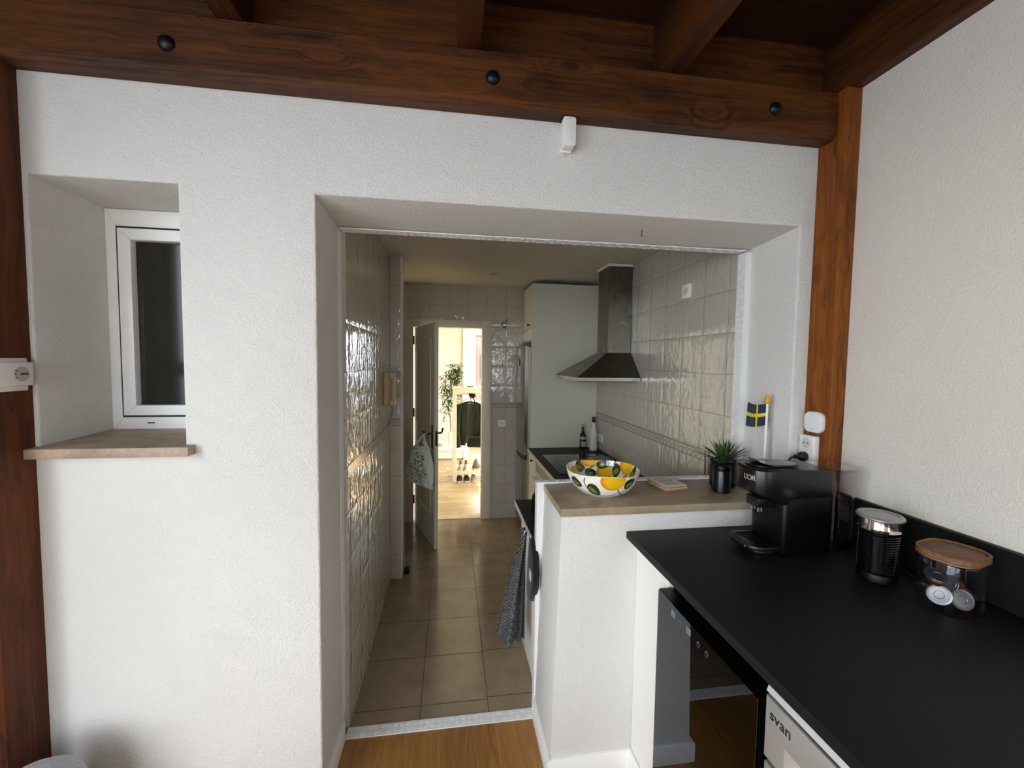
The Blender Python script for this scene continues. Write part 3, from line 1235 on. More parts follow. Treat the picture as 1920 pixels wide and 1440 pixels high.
bc = thing('base_cabinet', 'cream base cabinet with round knob between fridge and oven', 'cabinet', (1.06, 3.69, 0.0))
t = B()
box(t, 0.755, 1.388, 3.545, 3.838, 0.0, 0.823)
out('carcass', t, M_CREAM, bc)
t = B()
panel_door_x(t, 0.735, 3.55, 3.836, 0.11, 0.815)
dd = out('door', t, M_CREAM, bc)
t = B()
knob(t, (0.735, 3.63, 0.785), (-1, 0, 0), 0.013)
out('knob', t, plain('dark_knob', '#3d3328', 0.35, 0.8), dd)

ov = thing('oven', 'built-in oven with silver vent slats under the hob', 'oven', (1.06, 3.23, 0.0))
t = B()
box(t, 0.76, 1.388, 2.925, 3.54, 0.0, 0.823)
out('body', t, M_SILVER, ov)
t = B()
box(t, 0.735, 0.758, 2.935, 3.53, 0.795, 0.823, 0.001, 1)
for k in range(4):
    box(t, 0.736, 0.756, 2.935, 3.53, 0.735 + k * 0.0145, 0.743 + k * 0.0145, 0.001, 1)
out('vent_slats', t, M_SILVER, ov)
t = B()
box(t, 0.735, 0.757, 2.935, 3.53, 0.12, 0.725, 0.002, 1)
od = out('door', t, plain('oven_white', '#d9d7d2', 0.25), ov)
t = B()
tube(t, [(0.735, 2.99, 0.68), (0.70, 2.99, 0.68), (0.70, 3.475, 0.68), (0.735, 3.475, 0.68)], 0.008, 10)
out('handle', t, M_SILVER, od)

bc2 = thing('base_cabinet', 'cream base cabinet in the worktop corner left of the oven', 'cabinet', (1.06, 2.66, 0.0))
t = B()
box(t, 0.755, 1.388, 2.405, 2.92, 0.0, 0.823)
out('carcass', t, M_CREAM, bc2)
t = B()
panel_door_x(t, 0.735, 2.41, 2.915, 0.11, 0.815)
out('door', t, M_CREAM, bc2)

dwk = thing('front_loader', 'white appliance under the small worktop behind the half wall', 'appliance', (0.9, 2.14, 0.0))
t = B()
box(t, 0.44, 1.385, 1.90, 2.385, 0.0, 0.823, 0.003, 1)
out('body', t, M_WHITEM, dwk)
t = B()
box(t, 0.416, 0.439, 1.90, 2.385, 0.06, 0.822, 0.006, 2)
out('front_panel', t, M_WHITEM, dwk)

wt = thing('kitchen_worktop', 'black L-shaped kitchen worktop with pale edge beside the hood wall', 'worktop', (1.0, 2.9, 0.825))
t = B()
prism(t, [(0.722, 3.838), (1.3885, 3.838), (1.3885, 1.897), (0.38, 1.897), (0.38, 2.40), (0.722, 2.40)], 0.826, 0.854, 'z')
out('slab', t, M_TOP, wt)
t = B()
box(t, 0.719, 0.722, 2.40, 3.838, 0.826, 0.8535)
box(t, 0.377, 0.38, 1.897, 2.40, 0.826, 0.8535)
box(t, 0.377, 0.722, 2.40, 2.403, 0.826, 0.8535)
out('edge_strip', t, plain('pale_edge', '#c3c1bd', 0.35), wt)

hob = thing('hob', 'black glass hob set in the kitchen worktop', 'hob', (1.06, 3.2, 0.854))
t = B()
box(t, 0.79, 1.33, 2.90, 3.525, 0.8545, 0.8595, 0.0015, 2)
out('glass_top', t, M_BLACKGLASS, hob)
for cx, cy, r in ((0.93, 3.05, 0.09), (1.19, 3.05, 0.075), (0.93, 3.37, 0.075), (1.19, 3.37, 0.09)):
    t = B()
    lathe(t, [(r, 0.0), (r, 0.0004), (r - 0.003, 0.0004), (r - 0.003, 0.0)], (cx, cy, 0.8596), 40, caps=False)
    out('cooking_zone', t, plain('hob_mark', '#55555a', 0.4), hob)

# cloth heap beside the hob, just over the bowl's rim
t = B()


def heap(a, b):
    x, y = 1.05 + 0.25 * a, 2.95 + 0.26 * b
    h = (math.sin(PI * a) * math.sin(PI * b)) ** 0.5
    return Vector((x, y, 0.8612 + h * (0.078 + 0.016 * noise.noise((a * 4, b * 4, 2)))))


grid(t, heap, 30, 24)
out('dish_cloth', t, mk_fabric('grey_cloth', '#6f7377', 500), label='crumpled grey cloth on the hob behind the lemon bowl', cat='cloth', sharp=None)

# saucepan handle end behind the half wall
kt = thing('kettle', 'black rounded kettle on the small worktop partly hidden by the half wall', 'kettle', (0.506, 2.22, 0.854))
t = B()
lathe(t, [(0.062, 0.001), (0.066, 0.012), (0.066, 0.05), (0.058, 0.085), (0.040, 0.105), (0.0, 0.112)], (0.506, 2.22, 0.854), 30, caps=True)
out('body', t, M_BLACKS, kt)
t = B()
lathe(t, [(0.0, 0.112), (0.012, 0.113), (0.014, 0.125), (0.0, 0.132)], (0.506, 2.22, 0.854), 18, caps=False)
out('lid_knob', t, M_BLACKS, kt)

# bottles
bo = thing('oil_bottle', 'slim dark glass oil bottle standing on the kitchen worktop', 'bottle', (1.243, 3.79, 0.854))
t = B()
lathe(t, [(0.026, 0.0008), (0.029, 0.004), (0.029, 0.115), (0.025, 0.135), (0.014, 0.155), (0.0125, 0.205), (0.0, 0.206)], (1.243, 3.79, 0.854), 26, caps=False)
out('glass_body', t, plain('dark_bottle', '#0b0d09', 0.08), bo)
t = B()
lathe(t, [(0.014, 0.205), (0.0145, 0.208), (0.0145, 0.226), (0.012, 0.23), (0.0, 0.23)], (1.243, 3.79, 0.854), 20, caps=False)
out('cap', t, plain('grey_cap', '#a8a69c', 0.4), bo)
t = B()
lathe(t, [(0.0294, 0.088), (0.0296, 0.089), (0.0296, 0.112), (0.0294, 0.113)], (1.243, 3.79, 0.854), 26, caps=False)
box(t, 1.215, 1.262, 3.7595, 3.7605, 0.875, 0.925)
out('paper_label', t, plain('label_cream', '#b5b19c', 0.6), bo, label='small cream label')
bw = thing('spirit_bottle', 'white bottle with black cap and grey picture standing on the kitchen worktop', 'bottle', (1.317, 3.70, 0.854))
t = B()
lathe(t, [(0.032, 0.0008), (0.036, 0.004), (0.036, 0.175), (0.033, 0.195), (0.017, 0.225), (0.0145, 0.265), (0.0, 0.266)], (1.317, 3.70, 0.854), 28, caps=False)
ob = out('glass_body', t, mk_paint('spirit_print', 0.25), bw)


def sp(co):
    z = co.z - 0.854
    a = math.atan2(co.y - 3.70, co.x - 1.317)
    k = noise.noise((a * 3, z * 40, 1))
    if 0.055 < z < 0.13 and k > 0.05 and -2.6 < a < -0.2:
        return lin('#6a6b68')
    if 0.03 < z < 0.05:
        return lin('#8f908c')
    return lin('#d9d8d4')


paint(ob, sp)
t = B()
lathe(t, [(0.0155, 0.262), (0.0165, 0.265), (0.0165, 0.308), (0.015, 0.311), (0.0, 0.311)], (1.317, 3.70, 0.854), 22, caps=False)
out('cap', t, M_BLACK, bw)

# hood
hd = thing('cooker_hood', 'brushed steel pyramid cooker hood with square chimney on the right kitchen wall', 'hood', (1.29, 3.21, 1.537))
t = B()
x0, x1, y0, y1 = 0.90, 1.386, 2.903, 3.525
box(t, x0, x1, y0, y1, 1.537, 1.565, 0.002, 1)
out('rim', t, mk_steel('rim_steel', '#b3aea6', 0.25, 1, False), hd)
t = B()
q0 = [(x0, y0, 1.565), (x1, y0, 1.565), (x1, y1, 1.565), (x0, y1, 1.565)]
q1 = [(1.190, 3.085, 1.75), (x1, 3.085, 1.75), (x1, 3.335, 1.75), (1.190, 3.335, 1.75)]
a = [t.verts.new(p) for p in q0]
b = [t.verts.new(p) for p in q1]
t.faces.new(a)
t.faces.new(b)
for i in range(4):
    t.faces.new((a[i], a[(i + 1) % 4], b[(i + 1) % 4], b[i]))
out('canopy', t, M_STEELD, hd, sharp=10)
t = B()
box(t, 1.197, x1, 3.095, 3.325, 1.748, 2.43, 0.002, 1)
out('chimney', t, mk_steel('chimney_steel', '#7b766c', 0.3, 2), hd)
t = B()
box(t, 1.186, x1, 3.086, 3.334, 2.414, 2.432, 0.002, 1)
out('collar', t, M_WHITE, hd)
t = B()
box(t, 0.8985, 0.9, 3.17, 3.23, 1.544, 1.558)
out('control_panel', t, plain('hood_buttons', '#e0ddd6', 0.3), hd)
t = B()
box(t, 0.93, 1.36, 2.94, 3.49, 1.530, 1.5375)
out('filter', t, M_STEELD, hd)


# sockets
def socket_x(name, x, y0, y1, z0, z1, sgn, label, n=1):
    s = thing(name, label, 'socket', (x, (y0 + y1) / 2, z0))
    t = B()
    a, b = (x - 0.011, x) if sgn < 0 else (x, x + 0.011)
    box(t, a, b, y0, y1, z0, z1, 0.003, 2)
    out('cover_plate', t, M_WHITE, s)
    f = a if sgn < 0 else b
    for i in range(n):
        yc = y0 + (y1 - y0) * (i + 0.5) / n
        zc = (z0 + z1) / 2
        t = B()
        r = min((y1 - y0) / n, z1 - z0) * 0.27
        lathe(t, [(r, 0.0), (r, 0.0015), (r * 0.9, 0.0015), (r * 0.86, 0.0004), (0.0, 0.0004)], M=axis_M((f, yc, zc), (sgn, 0, 0)), n=28, caps=False)
        w_ = out('socket_well', t, plain('well_grey', '#cfccc4', 0.5), s)
        t = B()
        for q in (-1, 1):
            lathe(t, [(r * 0.13, 0.0), (r * 0.13, 0.0008), (0, 0.0008)], M=axis_M((f + sgn * 0.0004, yc + q * r * 0.45, zc), (sgn, 0, 0)), n=12, caps=False)
        out('pin_hole', t, M_SEAL, w_)


socket_x('wall_socket', 1.3895, 2.285, 2.373, 2.064, 2.147, -1, 'white socket high on the right kitchen wall above the hood')
socket_x('wall_socket', 1.3895, 3.645, 3.775, 0.931, 1.003, -1, 'white double socket low on the tiles beside the white bottle', 2)
s = thing('wall_switch', 'white double switch plate on the far tile wall right of the door', 'switch', (0.533, 4.33, 0.982))
t = B()
box(t, 0.493, 0.573, 4.320, 4.3295, 0.982, 1.055, 0.003, 2)
out('cover_plate', t, M_WHITE, s)
t = B()
for q in (0.515, 0.551):
    box(t, q - 0.014, q + 0.014, 4.3165, 4.3205, 1.002, 1.036, 0.002, 1)
out('rocker', t, plain('rocker_grey', '#d8d5cc', 0.4), s)
v_ = thing('shutoff_valve', 'chrome shut-off valve high on the far tile wall', 'valve', (0.542, 4.33, 2.02))
t = B()
lathe(t, [(0.036, 0.0), (0.036, 0.004), (0.026, 0.012), (0.014, 0.016), (0.013, 0.05), (0.0, 0.052)], M=axis_M((0.542, 4.3295, 2.05), (0, -1, 0)), n=28, caps=False)
out('rosette', t, M_CHROME, v_)
t = B()
tube(t, [(0.542, 4.283, 2.05), (0.556, 4.28, 2.075), (0.572, 4.28, 2.105)], [0.009, 0.007, 0.006], 10)
out('lever', t, M_CHROME, v_)
t = B()
lathe(t, [(0.038, 0.0), (0.038, -0.004), (0.030, -0.006), (0.027, -0.002), (0.0, -0.001)], (0.368, 3.658, 2.4325), 28, caps=False)
out('downlight', t, plain('downlight_ring', '#b8ad99', 0.4), label='small round recessed downlight in the kitchen ceiling', cat='light')

# towel and mitt hanging on the white appliance
tw = thing('tea_towel', 'dark striped tea towel hanging in front of the half wall corner', 'towel', (0.33, 2.0, 0.28))


def towel(shift, left, right, zbot, ph):
    def f(a, b):
        top = Vector((0.371, 1.985 + shift, 0.832))
        wl, wr = left, right
        e = b ** 0.85
        x = (0.364 + 0.012 * a) * (1 - e) + (wl + (wr - wl) * a) * e
        zb = zbot[0] * (1 - a) + zbot[1] * a
        z = 0.832 - (0.832 - zb) * b
        y = 1.985 + shift + (0.034 * math.sin(a * 9.0 + ph) * (0.35 + 0.65 * b)) - 0.02 * math.sin(PI * a) * b
        return Vector((x, y, z))
    return f


t = B()
grid(t, towel(0.0, 0.226, 0.352, (0.315, 0.262), 0.6), 60, 120, 0.004)
o1 = out('front_fold', t, mk_paint('towel_weave', 0.95, 0, 0.0), tw, sharp=None)
t = B()
grid(t, towel(0.05, 0.30, 0.372, (0.30, 0.275), 2.0), 40, 120, 0.004)
o2 = out('back_fold', t, bpy.data.materials['towel_weave'], tw, sharp=None)
TD, TL = lin('#1c1c1d'), lin('#757577')


def tpaint(co):
    s = co.z * 0.98 - co.x * 0.35 + 0.0035 * math.sin(co.x * 900)
    k = (math.sin(s * 2 * PI / 0.0135) > 0.35)
    return TL if k else TD


paint(o1, tpaint)
paint(o2, tpaint)
t = B()
box(t, 0.40, 0.4155, 1.965, 2.005, 0.80, 0.824, 0.003, 2)
tube(t, [(0.402, 1.985, 0.812), (0.372, 1.985, 0.806), (0.362, 1.985, 0.818), (0.366, 1.985, 0.838)], 0.004, 8)
out('towel_hook', t, M_WHITE, label='white hook holding the tea towel', cat='hook')
mt = thing('oven_mitt', 'black oven mitt hanging between the tea towel and the half wall', 'mitt', (0.39, 1.9, 0.52))
pts = [(1.935, 0.845), (1.972, 0.70), (1.992, 0.56), (1.975, 0.515), (1.935, 0.505), (1.88, 0.54), (1.825, 0.63), (1.812, 0.70), (1.835, 0.775), (1.895, 0.845)]
t = B()
prism(t, pts, 0.376, 0.408, 'x', 0.012, 3)
out('glove_body', t, mk_fabric('black_cloth', '#1a1b1f', 300), mt)
t = B()
box(t, 0.372, 0.3765, 1.862, 1.90, 0.645, 0.692, 0.001, 1)
out('care_tag', t, plain('tag_white', '#c9c9cb', 0.6), mt)

# ------------------------------------------------------------ the bright hall beyond the door
t = B()
box(t, -1.6, 1.9, 4.44, 8.3, -0.1, 0.0)
struct('floor_hall', t, M_PARQUET)
t = B()
box(t, -0.386, 0.323, 4.34, 4.46, -0.02, 0.006, 0.003, 1)
struct('trim_12', t, mk_stone('threshold_stone', '#b79f7d', '#d1bb98'))
t = B()
box(t, -1.6, 1.9, 4.44, 8.3, 2.5, 2.6)
struct('ceiling_hall', t, M_WALLH)
t = B()
box(t, -1.7, -1.6, 4.44, 8.2, 0.0, 2.5)
struct('wall_hall_left', t, M_WALLH)
t = B()
box(t, 1.8, 1.9, 4.44, 4.7, 0.0, 2.5)
box(t, 1.8, 1.9, 7.7, 8.2, 0.0, 2.5)
box(t, 1.8, 1.9, 4.7, 7.7, 2.25, 2.5)
struct('wall_hall_right', t, M_WALLH)
t = B()
for y in (4.7, 5.68, 6.66, 7.64):
    box(t, 1.83, 1.88, y, y + 0.06, 0.0, 2.25)
box(t, 1.83, 1.88, 4.7, 7.7, 0.0, 0.06)
box(t, 1.83, 1.88, 4.7, 7.7, 2.19, 2.25)
struct('window_5_added', t, M_PVC)  # unseen glazed side, added to bring more daylight into the hall
t = lattice([-1.6, -0.386, 0.323, 1.8], [4.4405, 4.46], [0.0, 2.014, 2.5], lambda i, j, k: not (i == 1 and k == 0))
struct('wall_hall_near', t, M_WALLH)
t = lattice([-1.7, 0.40, 1.70, 1.9], [8.0, 8.2], [0.0, 0.85, 2.26, 2.5], lambda i, j, k: not (i == 1 and k == 1))
struct('wall_hall_far', t, M_WALLH)
t = B()
for a in ((0.40, 0.46, 0.85, 2.26), (1.64, 1.70, 0.85, 2.26), (1.02, 1.08, 0.85, 2.26), (0.46, 1.64, 0.85, 0.91), (0.46, 1.64, 2.2, 2.26)):
    box(t, a[0], a[1], 8.02, 8.08, a[2], a[3], 0.004, 1)
w4 = struct('window_4', t, M_PVC)
t = B()
box(t, 0.458, 1.642, 8.045, 8.049, 0.908, 2.202)
out('pane', t, M_PANE, w4)
t = B()
box(t, 0.215, 0.29, 7.93, 8.0, 0.0, 2.5, 0.004, 1)
struct('trim_13', t, M_SMOOTH)

# house seen through the window
hb = thing('neighbour_house', 'brick house seen through the far hall window', 'house', (1.6, 19.0, -3.0))
t = B()
box(t, -1.0, 2.35, 18.5, 22.0, -3.0, 2.75)
out('facade', t, mk_tile('brick_face', 'y', (0.0, 0.0), (0.4, 0.12), '#6e4232', '#8a7a6a', 0.2), hb)
t = B()
prism(t, [(18.2, 2.75), (22.3, 2.75), (20.2, 3.6)], -1.3, 2.65, 'x')
out('roof', t, plain('roof_tile', '#5e3528', 0.8), hb)
t = B()
box(t, 1.25, 1.75, 18.47, 18.505, 0.9, 1.9)
out('window', t, plain('far_window', '#3c3b38', 0.3), hb)
t = B()
box(t, -12, 14, 9.5, 40, -3.2, -3.0)
struct('floor_outside', t, plain('lawn', '#4c5a24', 0.95))

# clothes rack
YR = 5.666
rk = thing('clothes_rack', 'white clothes rack with top shelf and shoe shelf beyond the door', 'rack', (0.45, 5.85, 0.0))
M_RACK = plain('rack_white', '#d6cebf', 0.4)
for x, y in ((0.022, 5.665), (0.022, 5.99), (0.86, 5.665), (0.86, 5.99)):
    t = B()
    box(t, x, x + 0.055, y, y + 0.04, 0.0005, 1.235, 0.003, 1)
    out('post', t, M_RACK, rk)
t = B()
box(t, 0.012, 0.925, 5.65, 6.045, 1.285, 1.305, 0.003, 1)
box(t, 0.022, 0.915, 5.665, 5.69, 1.228, 1.285, 0.002, 1)
box(t, 0.022, 0.915, 6.005, 6.03, 1.228, 1.285, 0.002, 1)
out('top_shelf', t, M_RACK, rk)
t = B()
box(t, 0.03, 0.90, 5.655, 6.02, 0.140, 0.163, 0.002, 1)
box(t, 0.03, 0.90, 5.66, 5.68, 0.112, 0.140, 0.002, 1)
out('shoe_shelf', t, M_RACK, rk)
t = B()
cyl(t, (0.04, 5.85, 1.205), (0.90, 5.85, 1.205), 0.012, n=14)
out('rail', t, M_RACK, rk)


def hanger(x, label):
    h = thing('clothes_hanger', label, 'hanger', (x, 5.85, 1.05), 'hangers on the rack rail')
    t = B()
    tube(t, [(x, 5.85 + 0.016 * math.cos(a), 1.205 + 0.016 * math.sin(a)) for a in [math.radians(q) for q in range(-60, 181, 20)]][::-1] + [(x, 5.852, 1.165)], 0.003, 6)
    out('hook', t, M_IRON, h)
    t = B()
    for sgn in (-1, 1):
        tube(t, [(x, 5.85, 1.165), (x + sgn * 0.05, 5.85, 1.135), (x + sgn * 0.155, 5.85, 1.07)], [0.007, 0.008, 0.007], 8)
    tube(t, [(x - 0.15, 5.85, 1.07), (x + 0.15, 5.85, 1.07)], 0.004, 8)
    out('bar', t, M_RACK, h)


hanger(0.262, 'white hanger inside the green jacket')
# jacket
jk = thing('jacket', 'dark green open jacket hanging from the white rack', 'jacket', (0.25, 5.84, 0.44))
M_JACK = mk_fabric('green_jacket', '#20261a', 260)


def torso(side):
    s = -1 if side == 'l' else 1

    def f(a, b):
        z = 1.105 - 0.62 * b
        sh = 0.155 + 0.012 * b
        xin = 0.030 + 0.03 * b if side == 'l' else 0.045
        x = 0.262 + s * (xin + (sh - xin) * a)
        zz = z - (0.055 * a * a if b < 0.4 else 0.055 * a * a * max(0, 1 - (b - 0.4) * 3))
        y = 5.80 + 0.05 * a * a + 0.010 * math.sin(a * 7 + b * 2)
        return Vector((x, y, zz))
    return f


for sd in 'lr':
    t = B()
    grid(t, torso(sd), 20, 30, 0.008)
    out('front_panel', t, M_JACK, jk, sharp=None)
t = B()
grid(t, lambda a, b: Vector((0.262 + (a - 0.5) * 0.31, 5.895 - 0.04 * (2 * a - 1) ** 2, 1.10 - 0.05 * (2 * a - 1) ** 2 - 0.60 * b)), 24, 24, 0.006)
out('back_panel', t, plain('lining', '#4a513c', 0.8), jk, label='grey green lining', sharp=None)
for s in (-1, 1):
    t = B()
    x = 0.262 + s * 0.15
    tube(t, [(x - s * 0.01, 5.84, 1.05), (x + s * 0.022, 5.835, 0.96), (x + s * 0.035, 5.82, 0.80), (x + s * 0.034, 5.80, 0.64), (x + s * 0.005, 5.785, 0.46)], [0.045, 0.05, 0.048, 0.044, 0.036], 14)
    out('sleeve', t, M_JACK, jk, sharp=None)
# bag with long straps in front of the jacket
sb = thing('shoulder_bag', 'black shoulder bag on a long strap hanging in front of the green jacket', 'bag', (0.33, 5.74, 0.47))
t = B()
prism(t, [(0.215, 0.50), (0.235, 0.478), (0.42, 0.470), (0.445, 0.49), (0.445, 0.60), (0.40, 0.618), (0.30, 0.618), (0.245, 0.605)], 5.700, 5.745, 'y', 0.01, 2)
M_BAGB = mk_fabric('black_bag', '#141210', 200)
out('bag_body', t, M_BAGB, sb)
t = B()
tube(t, [(0.235, 5.72, 0.60), (0.262, 5.73, 0.85), (0.278, 5.755, 1.05), (0.268, 5.82, 1.215)], 0.006, 8)
tube(t, [(0.43, 5.72, 0.60), (0.39, 5.73, 0.88), (0.335, 5.75, 1.04), (0.30, 5.82, 1.215)], 0.006, 8)
for k in range(6):
    a = k * 1.05
    tube(t, [(0.255 + 0.014 * k, 5.83, 1.19), (0.25 + 0.014 * k, 5.79, 1.215 + 0.008 * math.sin(a)), (0.262 + 0.014 * k, 5.80, 1.16 + 0.01 * math.cos(a))], 0.011, 8)
out('strap', t, M_BAGB, sb, sharp=None)


# shoes
def shoe(name, label, x, y, z, upper, sole, group, trim=None, W_=0.078, L=0.21, toe_to_us=True):
    s = thing(name, label, 'shoe', (x, y, z), group)
    sg = 1 if toe_to_us else -1

    def sec(a):   # a 0 toe .. 1 heel
        w = W_ * (0.62 + 0.38 * math.sin(PI * min(a * 1.15 + 0.12, 1))) * (0.5 + 0.5 * min(1, a * 5 + 0.3))
        h = 0.035 + 0.065 * (a ** 1.2)
        return w / 2, h
    t = B()
    rings = []
    n = 14
    for i in range(15):
        a = i / 14
        w, h = sec(a)
        if i == 0:
            w, h = w * 0.4, h * 0.6
        if i == 14:
            w, h = w * 0.7, h * 0.97
        ring = []
        for k in range(n):
            q = PI * k / (n - 1)
            ring.append(t.verts.new((x + w * math.cos(q), y + sg * (-L / 2 + L * a), z + 0.018 + h * max(0.0, math.sin(q)) ** 0.8)))
        rings.append(ring)
    for a, b in zip(rings, rings[1:]):
        for k in range(n - 1):
            t.faces.new((a[k], a[k + 1], b[k + 1], b[k]))
        t.faces.new((a[n - 1], a[0], b[0], b[n - 1]))
    t.faces.new(rings[0])
    t.faces.new(rings[-1][::-1])
    out('upper', t, upper, s, sharp=50)
    t = B()
    pl = []
    for i in range(13):
        a = i / 12
        pl.append((x + sec(a)[0] * 1.06, y + sg * (-L / 2 - 0.004 + (L + 0.008) * a)))
    pl += [(2 * x - p[0], p[1]) for p in pl[::-1]]
    prism(t, pl, z + 0.0006, z + 0.02, 'z', 0.003, 1)
    out('sole', t, sole, s)
    if trim is not None:
        t = B()
        for q in range(4):
            yy = y + sg * (-L * 0.08 + q * 0.017)
            hh = sec(0.42 + q * 0.085)[1]
            tube(t, [(x - 0.018, yy, z + 0.019 + hh * 0.93), (x, yy, z + 0.021 + hh), (x + 0.018, yy, z + 0.019 + hh * 0.93)], 0.003, 6)
        out('laces', t, trim, s)
        t = B()
        lathe(t, [(0.017, 0), (0.021, 0.003), (0.018, 0.006), (0, 0.004)], (x, y + sg * L * 0.28, z + 0.019 + sec(0.78)[1] * 0.94), 16, caps=False)
        out('opening', t, M_SEAL, s)


M_SW = plain('shoe_offwhite', '#b3a88f', 0.7)
M_SB = plain('shoe_black', '#1a1716', 0.6)
M_SG = plain('shoe_grey', '#8f887b', 0.7)
M_SOLE = plain('shoe_sole', '#c9c2b2', 0.6)
YS = 5.76
shoe('sneaker', 'left of two pale sneakers on the upper shoe shelf', 0.135, YS, 0.1635, M_SW, M_SOLE, 'shoes on the upper shelf', M_SB, 0.071)
shoe('sneaker', 'right of two pale sneakers on the upper shoe shelf', 0.212, YS, 0.1635, M_SW, M_SOLE, 'shoes on the upper shelf', M_SB, 0.071)
shoe('loafer', 'brown shoe on the upper shoe shelf beside the pale sneakers', 0.355, YS + 0.02, 0.1635, plain('shoe_brown', '#6e5138', 0.6), M_SOLE, 'shoes on the upper shelf', None, 0.12)
shoe('sneaker', 'leftmost black and white sneaker on the floor under the rack', 0.120, YS, 0.0, M_SB, M_SOLE, 'shoes under the rack', M_SOLE, 0.082)
shoe('sneaker', 'second black and white sneaker from the left under the rack', 0.218, YS, 0.0, M_SB, M_SOLE, 'shoes under the rack', M_SOLE, 0.082)
shoe('sneaker', 'grey sneaker on the floor under the rack right of the black ones', 0.318, YS, 0.0, M_SG, M_SOLE, 'shoes under the rack', M_SW, 0.08)

# on the top shelf
t = B()
lathe(t, [(0.022, 0.0), (0.027, 0.064), (0.0255, 0.064), (0.021, 0.004), (0.0, 0.004)], (0.15, 5.78, 1.3055), 24, caps=False)
out('drinking_glass', t, M_GLASS, label='clear tumbler on the top shelf of the white rack', cat='glass')
t = B()
for k in range(7):
    a = k * 0.9
    tube(t, [(0.22 + 0.01 * k, 5.76, 1.309), (0.225 + 0.012 * k, 5.77 + 0.02 * math.sin(a), 1.318 + 0.006 * math.cos(a)), (0.24 + 0.01 * k, 5.79, 1.309)], 0.004, 6)
out('key_bunch', t, M_IRON, label='bunch of dark keys on the top shelf beside the tumbler', cat='keys')

# plant on a low white bench
bn_ = thing('low_bench', 'low white bench under the tall plant in the hall', 'bench', (-0.25, 7.25, 0.0))
t = B()
box(t, -0.75, 0.30, 6.95, 7.60, 0.165, 0.205, 0.004, 1)
out('top', t, M_SMOOTH, bn_)
t = B()
box(t, -0.72, -0.66, 6.98, 7.57, 0.0005, 0.165)
box(t, 0.21, 0.27, 6.98, 7.57, 0.0005, 0.165)
box(t, -0.66, 0.21, 7.0, 7.02, 0.02, 0.165)
out('base', t, M_SMOOTH, bn_)
t = B()
tube(t, [(-0.30, 7.12, 0.225), (-0.22, 7.10, 0.25), (-0.15, 7.12, 0.228), (-0.20, 7.16, 0.235), (-0.28, 7.17, 0.24)], 0.018, 8)
tube(t, [(-0.27, 7.08, 0.225), (-0.18, 7.06, 0.23), (-0.13, 7.10, 0.245)], 0.014, 8)
out('scarf', t, mk_fabric('beige_scarf', '#a89b77', 200), label='crumpled beige scarf on the low white bench', cat='scarf', sharp=None)
pl = thing('potted_plant', 'tall leafy bamboo-like plant in a white pot beyond the door', 'plant', (0.02, 7.2, 0.205))
t = B()
lathe(t, [(0.062, 0.0005), (0.066, 0.004), (0.078, 0.235), (0.078, 0.245), (0.070, 0.245), (0.068, 0.215), (0.0, 0.215)], (0.02, 7.2, 0.205), 30, caps=False)
out('pot', t, M_SMOOTH, pl)
stems = []
rnd = random.Random(3)
t = B()
for k in range(5):
    a = k * 1.3
    top = Vector((0.02 + 0.07 * math.cos(a) + (-0.06 if k == 2 else 0.03), 7.2 + 0.08 * math.sin(a), 1.62 - 0.10 * (k % 3)))
    base = Vector((0.02 + 0.03 * math.cos(a), 7.2 + 0.03 * math.sin(a), 0.42))
    P = bez(base, base + Vector((0, 0, 0.4)), top - Vector((0, 0, 0.4)), top, 14)
    stems.append(P)
    tube(t, P, [0.007 - 0.0003 * i for i in range(15)], 6)
out('stem', t, plain('cane', '#8a7a3c', 0.6), pl, sharp=None)
t = B()


def blade(bm, p, d, L, wd, droop):
    d = Vector(d).normalized()
    sidev = d.cross(Vector((0, 0, 1)))
    if sidev.length < 1e-3:
        sidev = Vector((1, 0, 0))
    sidev.normalize()
    prev = None
    q = B()
    for i in range(6):
        a = i / 5
        c = Vector(p) + d * L * a - Vector((0, 0, droop * L * a * a))
        wv = wd * math.sin(PI * min(0.98, a * 0.9 + 0.08))
        cur = (q.verts.new(c - sidev * wv), q.verts.new(c + Vector((0, 0, -wv * 0.35))), q.verts.new(c + sidev * wv))
        if prev:
            q.faces.new((prev[0], prev[1], cur[1], cur[0]))
            q.faces.new((prev[1], prev[2], cur[2], cur[1]))
        prev = cur
    merge(bm, q)


for P in stems:
    for k in range(105):
        lo_bias = rnd.random()
        a = 0.30 + 0.70 * (lo_bias ** 0.55)
        i = min(13, int(a * 14))
        p = P[i].lerp(P[i + 1], a * 14 - i) + Vector((rnd.uniform(-.035, .035), rnd.uniform(-.04, .04), rnd.uniform(-.03, .03)))
        th = rnd.uniform(0, 2 * PI)
        blade(t, p, (math.cos(th), math.sin(th), rnd.uniform(-0.1, 0.7)), rnd.uniform(0.10, 0.19), rnd.uniform(0.009, 0.015), rnd.uniform(0.2, 0.7))
for k in range(90):      # lower side branch
    p = Vector((-0.09 + rnd.uniform(-.08, .06), 7.15 + rnd.uniform(-.08, .08), rnd.uniform(0.62, 1.25)))
    th = rnd.uniform(0, 2 * PI)
    blade(t, p, (math.cos(th), math.sin(th), rnd.uniform(-0.3, 0.4)), rnd.uniform(0.08, 0.15), rnd.uniform(0.007, 0.012), rnd.uniform(0.2, 0.7))
g = N('bamboo_leaf')
g.col(g.ramp(g.noise(g.obj(), 14, 2), [(0.35, lin('#15300a')), (0.65, lin('#3f6a16'))])).p(Roughness=0.45, Subsurface_Weight=0.0)
g.set(g.b.inputs['Transmission Weight'], 0.0)
out('foliage', t, g.m, pl, sharp=None, recalc=False)

